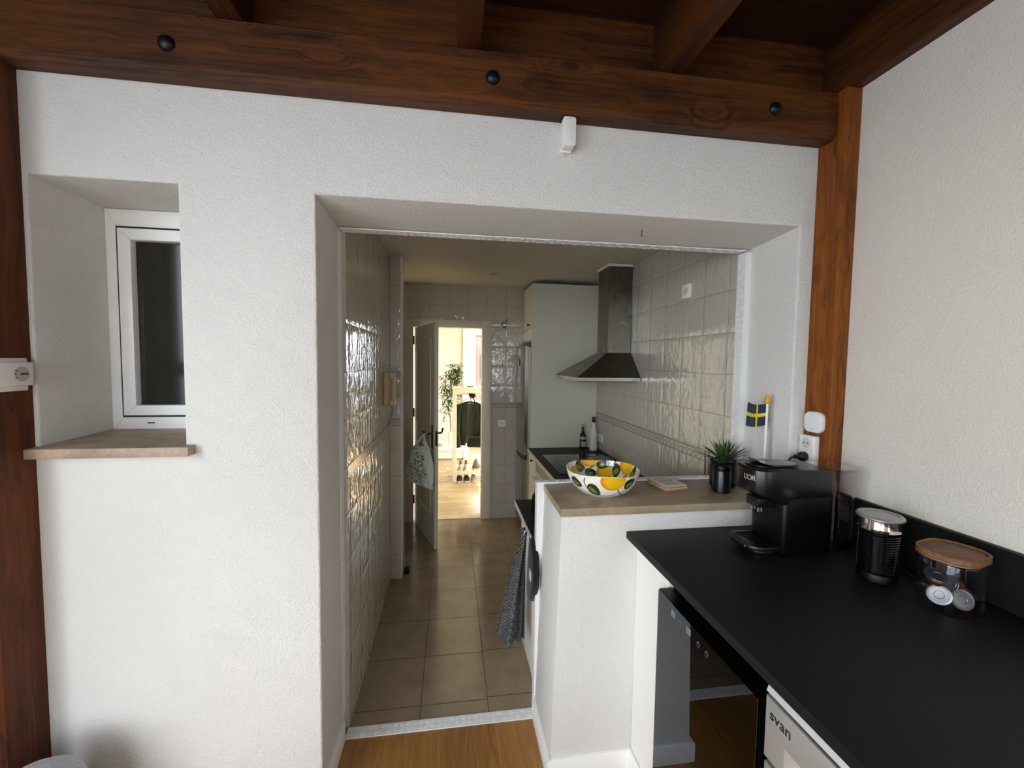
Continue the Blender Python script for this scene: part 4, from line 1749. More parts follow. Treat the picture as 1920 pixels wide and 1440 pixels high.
# ------------------------------------------------------------ half wall ledge and the things on it
ZS = 1.111
t = B()
prism(t, [(0.421, 1.527), (1.4155, 1.527), (1.4155, 1.8525), (0.426, 1.8525)], 1.0785, ZS, 'z', 0.003, 2)
out('stone_ledge', t, M_STONE, label='beige stone slab capping the white half wall', cat='ledge')

# lemon bowl
BC = Vector((0.655, 1.715, ZS + 0.0006))
t = B()
prof = [(0.0, 0.0), (0.080, 0.0), (0.084, 0.003), (0.098, 0.010), (0.115, 0.022), (0.130, 0.038), (0.142, 0.056), (0.151, 0.078), (0.1565, 0.101), (0.1565, 0.105), (0.153, 0.106), (0.147, 0.082), (0.138, 0.062), (0.125, 0.044), (0.110, 0.030), (0.092, 0.019), (0.07, 0.013), (0.0, 0.010)]
dense = []
for (r0, z0), (r1, z1) in zip(prof, prof[1:]):
    L = math.hypot(r1 - r0, z1 - z0)
    k = max(1, int(L / 0.0016))
    for i in range(k):
        dense.append((r0 + (r1 - r0) * i / k, z0 + (z1 - z0) * i / k))
dense.append(prof[-1])
inner_from = None
q = B()
lathe(q, [(max(r, 1e-5), z) for r, z in dense], (0, 0, 0), 420, caps=False)
for v in q.verts:
    a = math.atan2(v.co.y, v.co.x)
    v.co.z += (v.co.z / 0.108) ** 2 * 0.0035 * math.sin(3 * a + 0.6)
merge(t, q, Matrix.Translation(BC))
bowl = out('fruit_bowl', t, mk_paint('lemon_glaze', 0.1, 0.6), label='white ceramic bowl painted with lemons and green leaves on the stone ledge', cat='bowl', sharp=60)
PHI = math.atan2(-BC.y, -BC.x)
OUTL = [('lemon', -0.215, 0.073, 0.036, 0.034, 0.2), ('leaf', -0.120, 0.066, 0.026, 0.018, -0.35), ('leaf', -0.035, 0.043, 0.029, 0.020, -0.75), ('lemon', 0.045, 0.088, 0.052, 0.040, 0.05), ('leaf', 0.125, 0.075, 0.026, 0.018, 0.5), ('lemon', 0.215, 0.070, 0.035, 0.030, 0), ('leaf', 0.30, 0.06, 0.026, 0.018, 0.4), ('lemon', 0.39, 0.07, 0.04, 0.032, 0), ('leaf', -0.30, 0.06, 0.026, 0.018, 0.4), ('lemon', 0.47, 0.05, 0.035, 0.03, 0)]
INL = [('lemon', 0.012, 0.052, 0.040, 0.027, 0.0), ('leaf', -0.060, 0.050, 0.026, 0.017, 0.05), ('leaf', -0.112, 0.080, 0.022, 0.022, -0.5), ('lemon', -0.055, 0.104, 0.046, 0.026, 0.1), ('leaf', 0.004, 0.088, 0.028, 0.016, 0.25), ('leaf', 0.066, 0.069, 0.018, 0.026, 0.3), ('lemon', 0.115, 0.090, 0.036, 0.032, -0.35), ('leaf', 0.165, 0.075, 0.014, 0.03, -0.3), ('lemon', -0.155, 0.06, 0.030, 0.024, -0.4), ('leaf', 0.05, 0.025, 0.030, 0.012, 0), ('leaf', 0.26, 0.07, 0.024, 0.018, 0.3), ('lemon', 0.34, 0.08, 0.04, 0.03, 0), ('leaf', -0.24, 0.075, 0.024, 0.018, 0.3), ('lemon', -0.33, 0.06, 0.035, 0.03, 0)]
VO = [((-0.17, 0.050), (-0.12, 0.034), (-0.05, 0.020), (0.02, 0.018)), ((-0.07, 0.095), (-0.085, 0.06), (-0.06, 0.04), (-0.03, 0.028)), ((0.02, 0.018), (0.08, 0.020), (0.13, 0.045), (0.15, 0.08)), ((0.06, 0.072), (0.07, 0.05), (0.08, 0.03), (0.12, 0.022)), ((0.2, 0.03), (0.3, 0.03), (0.4, 0.03), (0.5, 0.05)), ((-0.2, 0.03), (-0.3, 0.03), (-0.4, 0.03), (-0.5, 0.05))]
VI = [((-0.10, 0.085), (-0.075, 0.075), (-0.085, 0.045), (-0.07, 0.035)), ((-0.07, 0.05), (-0.06, 0.085), (-0.03, 0.07), (-0.005, 0.108)), ((-0.03, 0.045), (0.0, 0.02), (0.06, 0.025), (0.075, 0.05)), ((0.02, 0.075), (0.05, 0.08), (0.05, 0.1), (0.055, 0.108)), ((0.06, 0.03), (0.10, 0.035), (0.13, 0.05), (0.15, 0.08))]
VO = [[p for p in bez(*[(a, b, 0) for a, b in c], 24)] for c in VO]
VI = [[p for p in bez(*[(a, b, 0) for a, b in c], 24)] for c in VI]
OUTL = [(k, x, y, a * (1.18 if k == 'leaf' else 1.0), b * (1.2 if k == 'leaf' else 1.0), r) for k, x, y, a, b, r in OUTL]
INL = [(k, x, y, a * (1.15 if k == 'leaf' else 1.05), b * (1.15 if k == 'leaf' else 1.05), r) for k, x, y, a, b, r in INL]
CW, CY, CO, CG, CD = lin('#efede6'), lin('#eebf12'), lin('#e08a0c'), lin('#7e9d48'), lin('#27331a')


OZ = [(0.0, 0.080), (0.003, 0.084), (0.010, 0.098), (0.022, 0.115), (0.038, 0.130), (0.056, 0.142), (0.078, 0.151), (0.101, 0.1565), (0.2, 0.1565)]


def prof_r(z):
    for (z0, r0), (z1, r1) in zip(OZ, OZ[1:]):
        if z <= z1:
            return r0 + (r1 - r0) * (z - z0) / (z1 - z0)
    return 0.1565


def bowlpaint(co):
    d = co - BC
    r = math.hypot(d.x, d.y)
    a = math.atan2(d.y, d.x)
    z = d.z / (1 + (d.z / 0.108) * 0.0324 * math.sin(3 * a + 0.6))
    dl = (a - PHI + PI) % (2 * PI) - PI
    outer_r = prof_r(max(z, 0))
    outside = (r > outer_r - 0.0032) and z < 0.1045
    if outside:
        arc, L_, V_ = dl * 0.150, OUTL, VO
    else:
        ep = (a - PHI) % (2 * PI) - PI
        arc, L_, V_ = -ep * 0.140, INL, VI
    if z > 0.106:
        pass
    c = CW
    for pts in V_:
        for p in pts:
            if (p.x - arc) ** 2 + (p.y - z) ** 2 < 0.0021 ** 2 * 1.5:
                c = CD
                break
    for kind, cx, cz, rx, rz, rot in L_:
        u, w = arc - cx, z - cz
        cu, su = math.cos(rot), math.sin(rot)
        u, w = u * cu + w * su, -u * su + w * cu
        if kind == 'leaf':
            w2 = w / (1 - 0.25 * u / rx) if abs(u) < rx * 1.5 else w
            e = (u / rx) ** 2 + (w2 / rz) ** 2
            if e < 1:
                k = ((u + 0.1 * rx) / (rx * 0.7)) ** 2 + ((w2 + 0.18 * rz) / (rz * 0.42)) ** 2
                m = max(0.0, min(1.0, 1.25 - k))
                m *= 0.75 + 0.35 * noise.noise((u * 160, w * 160, cx * 50))
                c = tuple(CD[i] * (1 - m) + CG[i] * m for i in range(3))
        else:
            e = (u / rx) ** 2 + (w / rz) ** 2
            if e < 1:
                m = max(0.0, min(1.0, (e - 0.42 - 0.3 * u / rx) * 1.7 + 0.25 * noise.noise((u * 90, w * 90, cx * 30))))
                c = tuple(CY[i] * (1 - m) + CO[i] * m for i in range(3))
    return c


paint(bowl, bowlpaint)

# coasters
CM_ = Matrix.Translation((0.984, 1.762, 0)) @ Matrix.Rotation(math.radians(7), 4, 'Z')
M_CORK = mk_wood('coaster_wood', lin('#8a6a46'), lin('#b58f64'), 0, 0.6, 1.5)
for k, (lab, rz) in enumerate((('lower wooden coaster under the printed one on the stone ledge', 1.5), ('upper white topped coaster with black coffee lettering on the stone ledge', 0.0))):
    z0 = ZS + 0.0006 + 0.0112 * k
    c = thing('coaster', lab, 'coaster', (0.984, 1.762, z0), 'stacked coasters')
    MM = CM_ @ Matrix.Rotation(math.radians(rz), 4, 'Z')
    t = B()
    box(t, -0.058, 0.058, -0.068, 0.068, z0, z0 + 0.0095, 0.001, 1, MM)
    out('wooden_base', t, M_CORK, c)
    t = B()
    box(t, -0.0575, 0.0575, -0.0675, 0.0675, z0 + 0.0095, z0 + 0.0108, 0, 1, MM)
    out('white_face', t, plain('coaster_white', '#e4e1dc', 0.45), c)
    if k == 1:
        zt = z0 + 0.011
        t = B()
        text(t, 'COFFEE', 0.021, MM @ Matrix.Translation((0.002, 0.016, zt)), 0.0003, 'CENTER', 1.1)
        for row, (zy, L, seed) in enumerate(((0.042, 0.066, 1), (-0.010, 0.07, 2), (-0.034, 0.066, 3))):
            r_ = random.Random(seed)
            x = -L / 2
            while x < L / 2:
                n_ = r_.uniform(0.006, 0.013)
                P = []
                for i in range(9):
                    P.append(MM @ Vector((x + n_ * i / 8, zy + 0.0035 * math.sin(i * 2.4 + seed) * r_.uniform(.5, 1.2), zt + 0.0001)))
                tube(t, P, 0.0007, 4)
                x += n_ + 0.005
        out('lettering', t, plain('ink', '#181818', 0.6), c, label='black lettering')

# succulent in black pot, black jar
pp = thing('potted_succulent', 'spiky green plant in a black round pot on the stone ledge', 'plant', (1.256, 1.752, ZS))
t = B()
lathe(t, [(0.0, 0.0006), (0.052, 0.0006), (0.056, 0.005), (0.057, 0.118), (0.056, 0.121), (0.0515, 0.121), (0.051, 0.106), (0.0, 0.106)], (1.256, 1.752, ZS), 40, caps=False)
out('pot', t, M_BLACKM, pp)
t = B()
grid(t, lambda a, b: Vector((1.256 + 0.0512 * a * math.cos(2 * PI * b), 1.752 + 0.0512 * a * math.sin(2 * PI * b), ZS + 0.111 + 0.004 * noise.noise((a * 9 * math.cos(2 * PI * b), a * 9 * math.sin(2 * PI * b), 0)) + 0.003 * (1 - a))), 12, 40)
g = N('pale_gravel')
g.col(g.ramp(g.noise(g.obj(), 240, 2), [(0.35, lin('#8c8a84')), (0.6, lin('#d9d7d0'))])).p(Roughness=0.9)
out('gravel', t, g.m, pp, sharp=None)
t = B()
rr = random.Random(11)


def spike(bm, base, d, L, wd, curl):
    d = Vector(d).normalized()
    sidev = d.cross(Vector((0, 0, 1))).normalized()
    upv = sidev.cross(d)
    q = B()
    prev = None
    n = 9
    for i in range(n + 1):
        a = i / n
        c = Vector(base) + d * L * a + Vector((d.x, d.y, -0.45)) * (L * curl * a * a)
        w = wd * (1 - a) ** 0.75 * (0.75 + 0.6 * a) + 0.0003
        cur = [q.verts.new(c - sidev * w), q.verts.new(c - upv * w * 0.45), q.verts.new(c + sidev * w), q.verts.new(c + upv * w * 0.12)]
        if prev:
            for k in range(4):
                q.faces.new((prev[k], prev[(k + 1) % 4], cur[(k + 1) % 4], cur[k]))
        prev = cur
    merge(bm, q)


for ring, (nn, el, L, wd, curl) in enumerate(((6, 82, 0.105, 0.008, 0.05), (9, 66, 0.118, 0.009, 0.12), (11, 48, 0.118, 0.009, 0.2), (12, 30, 0.108, 0.0085, 0.28))):
    for k in range(nn):
        th = 2 * PI * (k + 0.37 * ring) / nn + rr.uniform(-.15, .15)
        e = math.radians(el + rr.uniform(-7, 7))
        spike(t, (1.256 + 0.010 * math.cos(th), 1.752 + 0.010 * math.sin(th), ZS + 0.112), (math.cos(th) * math.cos(e), math.sin(th) * math.cos(e), math.sin(e)), L * rr.uniform(0.85, 1.1), wd, curl)
g = N('succulent_green')
g.col(g.ramp(g.noise(g.obj(), 30, 2), [(0.3, lin('#26361b')), (0.7, lin('#4a6130'))])).p(Roughness=0.5)
out('leaves', t, g.m, pp, sharp=40)
jr = thing('candle_jar', 'black lidded jar with small pale emblem in front of the plant pot', 'jar', (1.189, 1.665, ZS))
t = B()
lathe(t, [(0.0, 0.0006), (0.034, 0.0006), (0.037, 0.004), (0.0375, 0.095), (0.0365, 0.098), (0.0, 0.098)], (1.189, 1.665, ZS), 36, caps=False)
out('body', t, M_BLACKS, jr)
t = B()
lathe(t, [(0.0, 0.0985), (0.0375, 0.0985), (0.038, 0.100), (0.038, 0.118), (0.0365, 0.1205), (0.0, 0.1205)], (1.189, 1.665, ZS), 36, caps=False)
out('lid', t, M_BLACKM, jr)
t = B()
ja = math.atan2(-1.665, -1.189)


def on_jar(u, zz, r=0.0379):
    a = ja + u / r
    return Vector((1.189 + r * math.cos(a), 1.665 + r * math.sin(a), ZS + zz))


tube(t, [on_jar(-0.003, 0.066), on_jar(0.0, 0.060), on_jar(0.003, 0.067), on_jar(0.0, 0.063)], 0.0011, 5)
for zz, L in ((0.053, 0.020), (0.048, 0.014)):
    for k in range(int(L / 0.0022)):
        u0 = -L / 2 + k * 0.0022
        tube(t, [on_jar(u0, zz - 0.001), on_jar(u0 + 0.0008, zz + 0.001)], 0.00035, 4)
out('emblem', t, plain('emblem_grey', '#9a9a98', 0.5), jr, label='small pale emblem')

# table flag
fl = thing('table_flag', 'small blue and yellow flag on a white pole with gold tip', 'flag', (1.368, 1.632, ZS))
t = B()
lathe(t, [(0.0, 0.0006), (0.032, 0.0006), (0.032, 0.008), (0.024, 0.014), (0.009, 0.018), (0.0, 0.018)], (1.368, 1.632, ZS), 30, caps=False)
out('base', t, M_WHITE, fl)
t = B()
cyl(t, (1.368, 1.632, ZS + 0.015), (1.368, 1.632, 1.512), 0.0062, n=18)
out('pole', t, M_WHITE, fl)
t = B()
lathe(t, [(0.0, 0.0), (0.0095, 0.001), (0.0125, 0.008), (0.0125, 0.016), (0.0085, 0.026), (0.0055, 0.034), (0.0055, 0.040), (0.003, 0.043), (0.0, 0.043)], (1.368, 1.632, 1.506), 24, caps=False)
out('finial', t, plain('gold_paint', '#dba312', 0.3), fl)
t = B()


def flagf(a, b):
    x = 1.362 - 0.103 * a
    wv = 0.011 * math.sin(a * 4.6 + 0.2) * (0.25 + 0.75 * a)
    z = 1.506 - 0.094 * b + 0.010 * a * a - 0.006 * math.sin(a * PI) - 0.007 * a * b
    x -= 0.006 * b * a
    return Vector((x, 1.632 - 0.010 * a + wv, z))


q = B()
NU, NV = 60, 44
vs = [[q.verts.new(flagf(i / NU, j / NV)) for j in range(NV + 1)] for i in range(NU + 1)]
for i in range(NU):
    for j in range(NV):
        f = q.faces.new((vs[i][j], vs[i + 1][j], vs[i + 1][j + 1], vs[i][j + 1]))
        f.material_index = 1 if (0.36 < (i + .5) / NU < 0.455 or 0.42 < (j + .5) / NV < 0.565) else 0
bmesh.ops.recalc_face_normals(q, faces=q.faces[:])
bmesh.ops.solidify(q, geom=q.faces[:], thickness=0.003)
merge(t, q)
out('cloth', t, [plain('flag_blue', '#0c2a48', 0.5), plain('flag_yellow', '#e6cf14', 0.5)], fl)

# ------------------------------------------------------------ fittings on walls and posts
# double socket block on the right post, its sockets facing the room's left
so = thing('socket_block', 'white double socket block on the right post with a black plug in it', 'socket', (1.468, 1.505, 1.265))
t = B()
box(t, 1.4535, 1.482, 1.474, 1.546, 1.266, 1.388, 0.004, 3)
out('housing', t, M_WHITE, so)
for zc in (1.356, 1.300):
    t = B()
    lathe(t, [(0.021, 0.0), (0.021, 0.0012), (0.019, 0.0012), (0.0182, 0.0003), (0.0, 0.0003)], M=axis_M((1.4535, 1.512, zc), (-1, 0, 0)), n=30, caps=False)
    wl = out('socket_well', t, plain('well_pale', '#d4d2cc', 0.4), so)
    t = B()
    for q_ in (-1, 1):
        lathe(t, [(0.0026, 0.0), (0.0026, 0.0008), (0, 0.0008)], M=axis_M((1.4532, 1.512 + q_ * 0.009, zc), (-1, 0, 0)), n=12, caps=False)
    out('pin_hole', t, M_SEAL, wl)
pg = thing('power_plug', 'black power plug and cable in the lower socket of the white block', 'plug', (1.44, 1.512, 1.28))
t = B()
lathe(t, [(0.0, 0.0016), (0.019, 0.0016), (0.0195, 0.004), (0.0195, 0.018), (0.016, 0.026), (0.009, 0.030), (0.008, 0.050), (0.0, 0.050)], M=axis_M((1.4535, 1.512, 1.300), (-1, -0.05, 0)), n=26, caps=False)
out('plug_body', t, M_BLACK, pg)
t = B()
tube(t, bez((1.408, 1.509, 1.300), (1.375, 1.507, 1.300), (1.360, 1.500, 1.285), (1.352, 1.490, 1.245), 14) + bez((1.352, 1.490, 1.245), (1.345, 1.48, 1.19), (1.36, 1.475, 1.08), (1.40, 1.49, 1.010), 14)[1:], 0.0042, 8)
out('cable', t, M_BLACK, pg, sharp=None)
# round-cornered button
bt = thing('wall_button', 'white rounded square button on the right post above the socket block', 'button', (1.472, 1.494, 1.40))
t = B()
prism(t, rrect(1.452, 1.535, 1.402, 1.488, 0.026, 8), 1.467, 1.4815, 'x', 0.002, 2)
out('back_shell', t, plain('button_side', '#dcdad4', 0.4), bt)
t = B()
prism(t, rrect(1.4535, 1.5335, 1.4035, 1.4865, 0.025, 8), 1.4600, 1.4665, 'x', 0.003, 2)
out('face', t, M_WHITE, bt)
for zc in (1.474, 1.416):
    t = B()
    for k in range(8):
        a0, a1 = k * PI / 4, (k + 1) * PI / 4
        tube(t, [(1.4599, 1.4935 + 0.003 * math.cos(a0), zc + 0.003 * math.sin(a0)), (1.4599, 1.4935 + 0.003 * math.cos(a1), zc + 0.003 * math.sin(a1))], 0.0004, 4)
    out('symbol', t, plain('symbol_grey', '#9b9a96', 0.5), bt)
# left socket block
sl = thing('socket_block', 'white socket block on the left dark post beside the window niche', 'socket', (-1.33, 1.49, 1.57))
t = B()
box(t, -1.3418, -1.336, 1.425, 1.536, 1.565, 1.668, 0.003, 2)
out('back_plate', t, M_WHITE, sl)
t = B()
box(t, -1.40, -1.343, 1.395, 1.419, 1.582, 1.656, 0.004, 2)
box(t, -1.3355, -1.3125, 1.395, 1.530, 1.582, 1.656, 0.005, 3)
box(t, -1.345, -1.3125, 1.395, 1.419, 1.582, 1.656, 0.003, 2)
out('housing', t, M_WHITE, sl)
t = B()
lathe(t, [(0.0225, 0.0), (0.0225, 0.0012), (0.0205, 0.0012), (0.0198, 0.0003), (0.0, 0.0003)], M=axis_M((-1.3125, 1.491, 1.619), (1, 0, 0)), n=32, caps=False)
wl = out('socket_well', t, plain('well_shade', '#b9b5aa', 0.5), sl)
t = B()
box(t, -1.3123, -1.3116, 1.486, 1.510, 1.6165, 1.6215)
for a in (150, 180, 210):
    cyl(t, (-1.3123, 1.491 + 0.021 * math.cos(math.radians(a)), 1.619 + 0.021 * math.sin(math.radians(a))), (-1.3112, 1.491 + 0.021 * math.cos(math.radians(a)), 1.619 + 0.021 * math.sin(math.radians(a))), 0.0022, n=8)
out('pin_slot', t, M_SEAL, wl)
# contact sensor under the beam
sn = thing('door_sensor', 'small white sensor box fixed under the long beam above the opening', 'sensor', (0.417, 1.53, 2.455))
t = B()
prism(t, rrect(0.393, 0.441, 2.456, 2.557, 0.010, 5), 1.497, 1.540, 'y', 0.003, 2)
out('case', t, M_WHITE, sn)
t = B()
box(t, 0.395, 0.437, 1.5405, 1.5545, 2.452, 2.555, 0.002, 1)
for k in range(7):
    lathe(t, [(0.006, 0), (0.004, 0.004), (0, 0.005)], (0.402 + 0.005 * (k % 4), 1.548, 2.440 + 0.006 * (k % 3)), 8, caps=False)
out('mount', t, M_SMOOTH, sn)
# hook in the lintel underside
t = B()
tube(t, [(0.792, 1.69, 2.240), (0.792, 1.69, 2.222), (0.789, 1.688, 2.214), (0.793, 1.684, 2.208), (0.797, 1.688, 2.212)], 0.0018, 6)
out('ceiling_hook', t, M_IRON, label='tiny dark hook in the underside of the opening', cat='hook')

# ------------------------------------------------------------ porch worktop and what stands under it
ZC = 1.004
wk = thing('worktop', 'long black worktop along the right wall of the porch', 'worktop', (1.1, 0.4, 0.974))
t = B()
prism(t, [(0.698, 1.5465), (1.482, 1.5465), (1.482, 1.437), (1.5495, 1.437), (1.5495, -0.9), (0.688, -0.9)], 0.975, ZC, 'z', 0.0012, 1)
out('slab', t, M_TOP, wk)
t = B()
box(t, 1.529, 1.5495, -0.9, 1.436, ZC + 0.0005, 1.171, 0.001, 1)
out('backsplash', t, M_TOP, wk)
ep = thing('end_panel', 'white end panel under the worktop between half wall and wine cooler', 'panel', (0.78, 1.42, 0.0))
t = B()
box(t, 0.744, 0.765, 1.30, 1.5455, 0.0005, 0.974, 0.001, 1)
out('board', t, M_WHITEM, ep)

wc = thing('wine_cooler', 'black glass-door wine cooler under the worktop beside the white panel', 'cooler', (1.0, 1.05, 0.0))
t = B()
for c in ((0.756, 1.34, 0.826, 1.294, 0.0005, 0.06), (0.756, 1.34, 0.826, 1.294, 0.88, 0.905), (1.30, 1.34, 0.826, 1.294, 0.06, 0.88), (0.756, 1.30, 0.826, 0.846, 0.06, 0.88), (0.756, 1.30, 1.274, 1.294, 0.06, 0.88)):
    box(t, *c)
out('body', t, M_BLACKM, wc)
t = B()
q = B()
o_ = [(0.825, 0.06), (1.295, 0.06), (1.295, 0.908), (0.825, 0.908)]
i_ = [(0.873, 0.108), (1.247, 0.108), (1.247, 0.845), (0.873, 0.845)]
for k in range(4):
    m = (k + 1) % 4
    prism(t, [o_[k], o_[m], i_[m], i_[k]], 0.711, 0.754, 'x')
q.free()
dr = out('door', t, M_BLACKM, wc)
t = B()
box(t, 0.7055, 0.7105, 0.826, 1.294, 0.061, 0.907, 0.001, 1)
g = N('tinted_door_glass')
g.t.nodes.remove(g.b)
tr_ = g.n('BsdfTransparent')
tr_.inputs[0].default_value = (0.10, 0.10, 0.11, 1)
gl_ = g.n('BsdfGlossy')
gl_.inputs['Roughness'].default_value = 0.015
gl_.inputs['Color'].default_value = (0.86, 0.92, 1.0, 1)
lw_ = g.n('LayerWeight')
lw_.inputs['Blend'].default_value = 0.5
mx_ = g.n('MixShader')
g.l(g.math('ADD', g.math('MULTIPLY', g.math('POWER', lw_.outputs['Facing'], 3.0), 0.42), 0.05), mx_.inputs[0])
g.l(tr_.outputs[0], mx_.inputs[1])
g.l(gl_.outputs[0], mx_.inputs[2])
g.l(mx_.outputs[0], g.t.nodes['Material Output'].inputs[0])
out('glass_panel', t, g.m, dr)
MG = plain('mark_dim', '#6c7076', 0.5)
for k, yy in enumerate((1.195, 1.155, 1.11, 1.06, 1.02)):
    t = B()
    if k in (0, 2):
        box(t, 0.7049, 0.7054, yy - 0.012, yy + 0.012, 0.868, 0.890)
    else:
        tube(t, [(0.705, yy + 0.007, 0.872), (0.705, yy, 0.882), (0.705, yy - 0.007, 0.872)], 0.0010, 5)
        tube(t, [(0.705, yy + 0.006, 0.866), (0.705, yy - 0.006, 0.866)], 0.0009, 5)
    out('control_mark', t, MG, dr)
for zz in (0.70, 0.44, 0.20):
    t = B()
    for k in range(3):
        box(t, 0.762 + 0.006 * k, 0.768 + 0.006 * k, 0.86, 1.26, zz - 0.012 * k, zz + 0.006 - 0.012 * k)
    box(t, 0.78, 1.29, 0.86, 1.26, zz - 0.002, zz + 0.002)
    out('shelf', t, plain('shelf_steel', '#dcdcdc', 0.3, 0.6), wc)

dw = thing('undercounter_dishwasher', 'silver undercounter appliance with black lettering beside the wine cooler', 'appliance', (1.0, 0.5, 0.0))
t = B()
box(t, 0.757, 1.34, 0.205, 0.815, 0.0005, 0.968, 0.003, 1)
out('body', t, M_SILVER, dw)
t = B()
prism(t, [(0.754, 0.968), (0.738, 0.968), (0.722, 0.956), (0.715, 0.938), (0.754, 0.938)], 0.207, 0.813, 'y')
out('top_lip', t, plain('lip_silver', '#cbc9c5', 0.35, 0.3), dw)
ys_ = [0.210, 0.560, 0.752, 0.812]
zs_ = [0.786, 0.806, 0.852, 0.930]
t = lattice([0.712, 0.734, 0.752], ys_, zs_, lambda i, j, k: not (i == 0 and j == 1 and k == 1))
for v in t.verts:      # slope the recess's inner edges, round the panel's outer end
    if abs(v.co.x - 0.734) < 1e-4 and 0.55 < v.co.y < 0.76:
        v.co.y += 0.010 if v.co.y < 0.6 else -0.020
        v.co.z += 0.0 if v.co.z < 0.81 else -0.008
bevel_sel(t, lambda e: abs(e.verts[0].co.x - 0.712) < 1e-4 and abs(e.verts[1].co.x - 0.712) < 1e-4, 0.005, 3)
cp = out('control_panel', t, plain('panel_silver', '#b4b1ac', 0.34, 0.55), dw)
t = B()
MS = frame_M((0.7114, 0.767, 0.897), (0, -1, 0), (0, 0, 1))
text(t, 'svan', 0.034, MS, 0.0006, 'CENTER', 1.0)
out('lettering', t, plain('ink_black', '#101010', 0.5), cp, label='black lettering')
t = B()
box(t, 0.715, 0.754, 0.210, 0.812, 0.10, 0.774, 0.004, 2)
out('door', t, plain('door_silver', '#aeaba6', 0.36, 0.55), dw)
t = B()
box(t, 0.735, 0.7565, 0.212, 0.811, 0.7745, 0.7855)
box(t, 0.722, 0.7565, 0.212, 0.811, 0.9305, 0.9375)
out('seal', t, M_SEAL, dw)
bx_ = thing('base_cabinet', 'white base cabinet under the near end of the worktop', 'cabinet', (1.0, -0.35, 0.0))
t = B()
box(t, 0.715, 1.34, -0.88, 0.19, 0.0005, 0.974)
out('carcass', t, M_WHITEM, bx_)
t = B()
box(t, 0.697, 0.714, -0.34, 0.185, 0.08, 0.955, 0.002, 1)
out('door', t, M_WHITEM, bx_)
t = B()
box(t, 0.697, 0.714, -0.875, -0.345, 0.08, 0.955, 0.002, 1)
out('door', t, M_WHITEM, bx_)

# coffee machine, its front towards the opening's left
cm = thing('coffee_machine', 'black capsule coffee machine with clear water tank on the worktop', 'coffee machine', (1.2, 1.345, ZC))
Y0, Y1 = 1.268, 1.432
yc = (Y0 + Y1) / 2
hw = (Y1 - Y0) / 2


def plan(xf, xb, h, sharpf=0.085):
    """rounded nose outline: nose at xf, flat back at xb, half width h"""
    P = []
    for i in range(17):
        a = PI / 2 + PI * i / 16
        P.append((xf + sharpf + sharpf * math.copysign(abs(math.cos(a)) ** 0.75, math.cos(a)), yc + h * math.copysign(abs(math.sin(a)) ** 0.62, math.sin(a))))
    P += [(xb - 0.02, yc - h), (xb - 0.006, yc - h + 0.006), (xb, yc - h + 0.02), (xb, yc + h - 0.02), (xb - 0.006, yc + h - 0.006), (xb - 0.02, yc + h)]
    return P


HX = 1.048
t = B()
prism(t, plan(1.145, 1.352, hw, 0.02), ZC + 0.006, 1.215, 'z', 0.004, 2)
out('body', t, M_BLACKM, cm)
t = B()
q = B()
prism(q, plan(HX, 1.352, hw, 0.10), 0.0, 1.0, 'z', 0.0)
for v in q.verts:       # underside rises towards the nose, the top dips at the nose
    f = max(0.0, min(1.0, (1.19 - v.co.x) / 0.158))
    if v.co.z < 0.5:
        v.co.z = 1.172 + 0.060 * f ** 1.2
    else:
        v.co.z = 1.318 - 0.006 * f - 0.018 * max(0.0, (v.co.x - 1.30) / 0.052) ** 2
es = [e for e in q.edges if all(v.co.z > 1.28 for v in e.verts) or all(v.co.z < 1.24 for v in e.verts)]
bmesh.ops.bevel(q, geom=es, offset=0.010, segments=3, affect='EDGES', profile=0.5)
merge(t, q)
out('head', t, M_BLACKS, cm)
t = B()
prism(t, plan(1.035, 1.155, hw * 0.98, 0.075), ZC + 0.020, ZC + 0.036, 'z', 0.004, 2)
tr = out('drip_tray', t, M_BLACK, cm)
t = B()
prism(t, plan(1.062, 1.155, hw * 0.80, 0.06), ZC + 0.0006, ZC + 0.016, 'z', 0.003, 2)
out('tray_foot', t, M_BLACKS, cm)
t = B()
for k in range(7):
    yy = yc - 0.055 + k * 0.018
    box(t, 1.075, 1.140, yy - 0.0035, yy + 0.0035, ZC + 0.036, ZC + 0.0385)
out('grate', t, M_BLACKM, tr)
t = B()
a_ = math.radians(232)
MP = frame_M((1.0485, yc - 0.052, ZC + 0.028), (0.66, -0.75, 0), (0, 0, 1))
text(t, 'PHILIPS', 0.0115, MP, 0.0005, 'CENTER', 1.0)
out('maker_lettering', t, plain('pale_ink', '#8a8a88', 0.4), tr, label='pale lettering')
t = B()
box(t, 1.088, 1.15, yc - 0.032, yc + 0.032, 1.163, 1.200, 0.006, 2)
spb = out('spout_block', t, M_BLACK, cm)
for yy in (yc - 0.016, yc + 0.016):
    for xx in (1.104, 1.116):
        t = B()
        cyl(t, (xx, yy, 1.146), (xx, yy, 1.1635), 0.0045, n=12)
        out('nozzle', t, plain('nozzle_steel', '#b7ada0', 0.2, 1.0), spb)
# lever flap on top
t = B()
q = B()
NX, NY = 24, 10


def lev(a, b):
    x = 1.078 + 0.165 * a
    w_ = 0.046 * math.sqrt(max(0.0, 1 - (2 * a - 1) ** 4)) + 0.002
    z = 1.3205 + 0.020 * max(0, 1 - a * 2.6) ** 1.5 + 0.004 * math.sin(PI * a)
    return Vector((x, yc - 0.005 + w_ * (2 * b - 1), z))


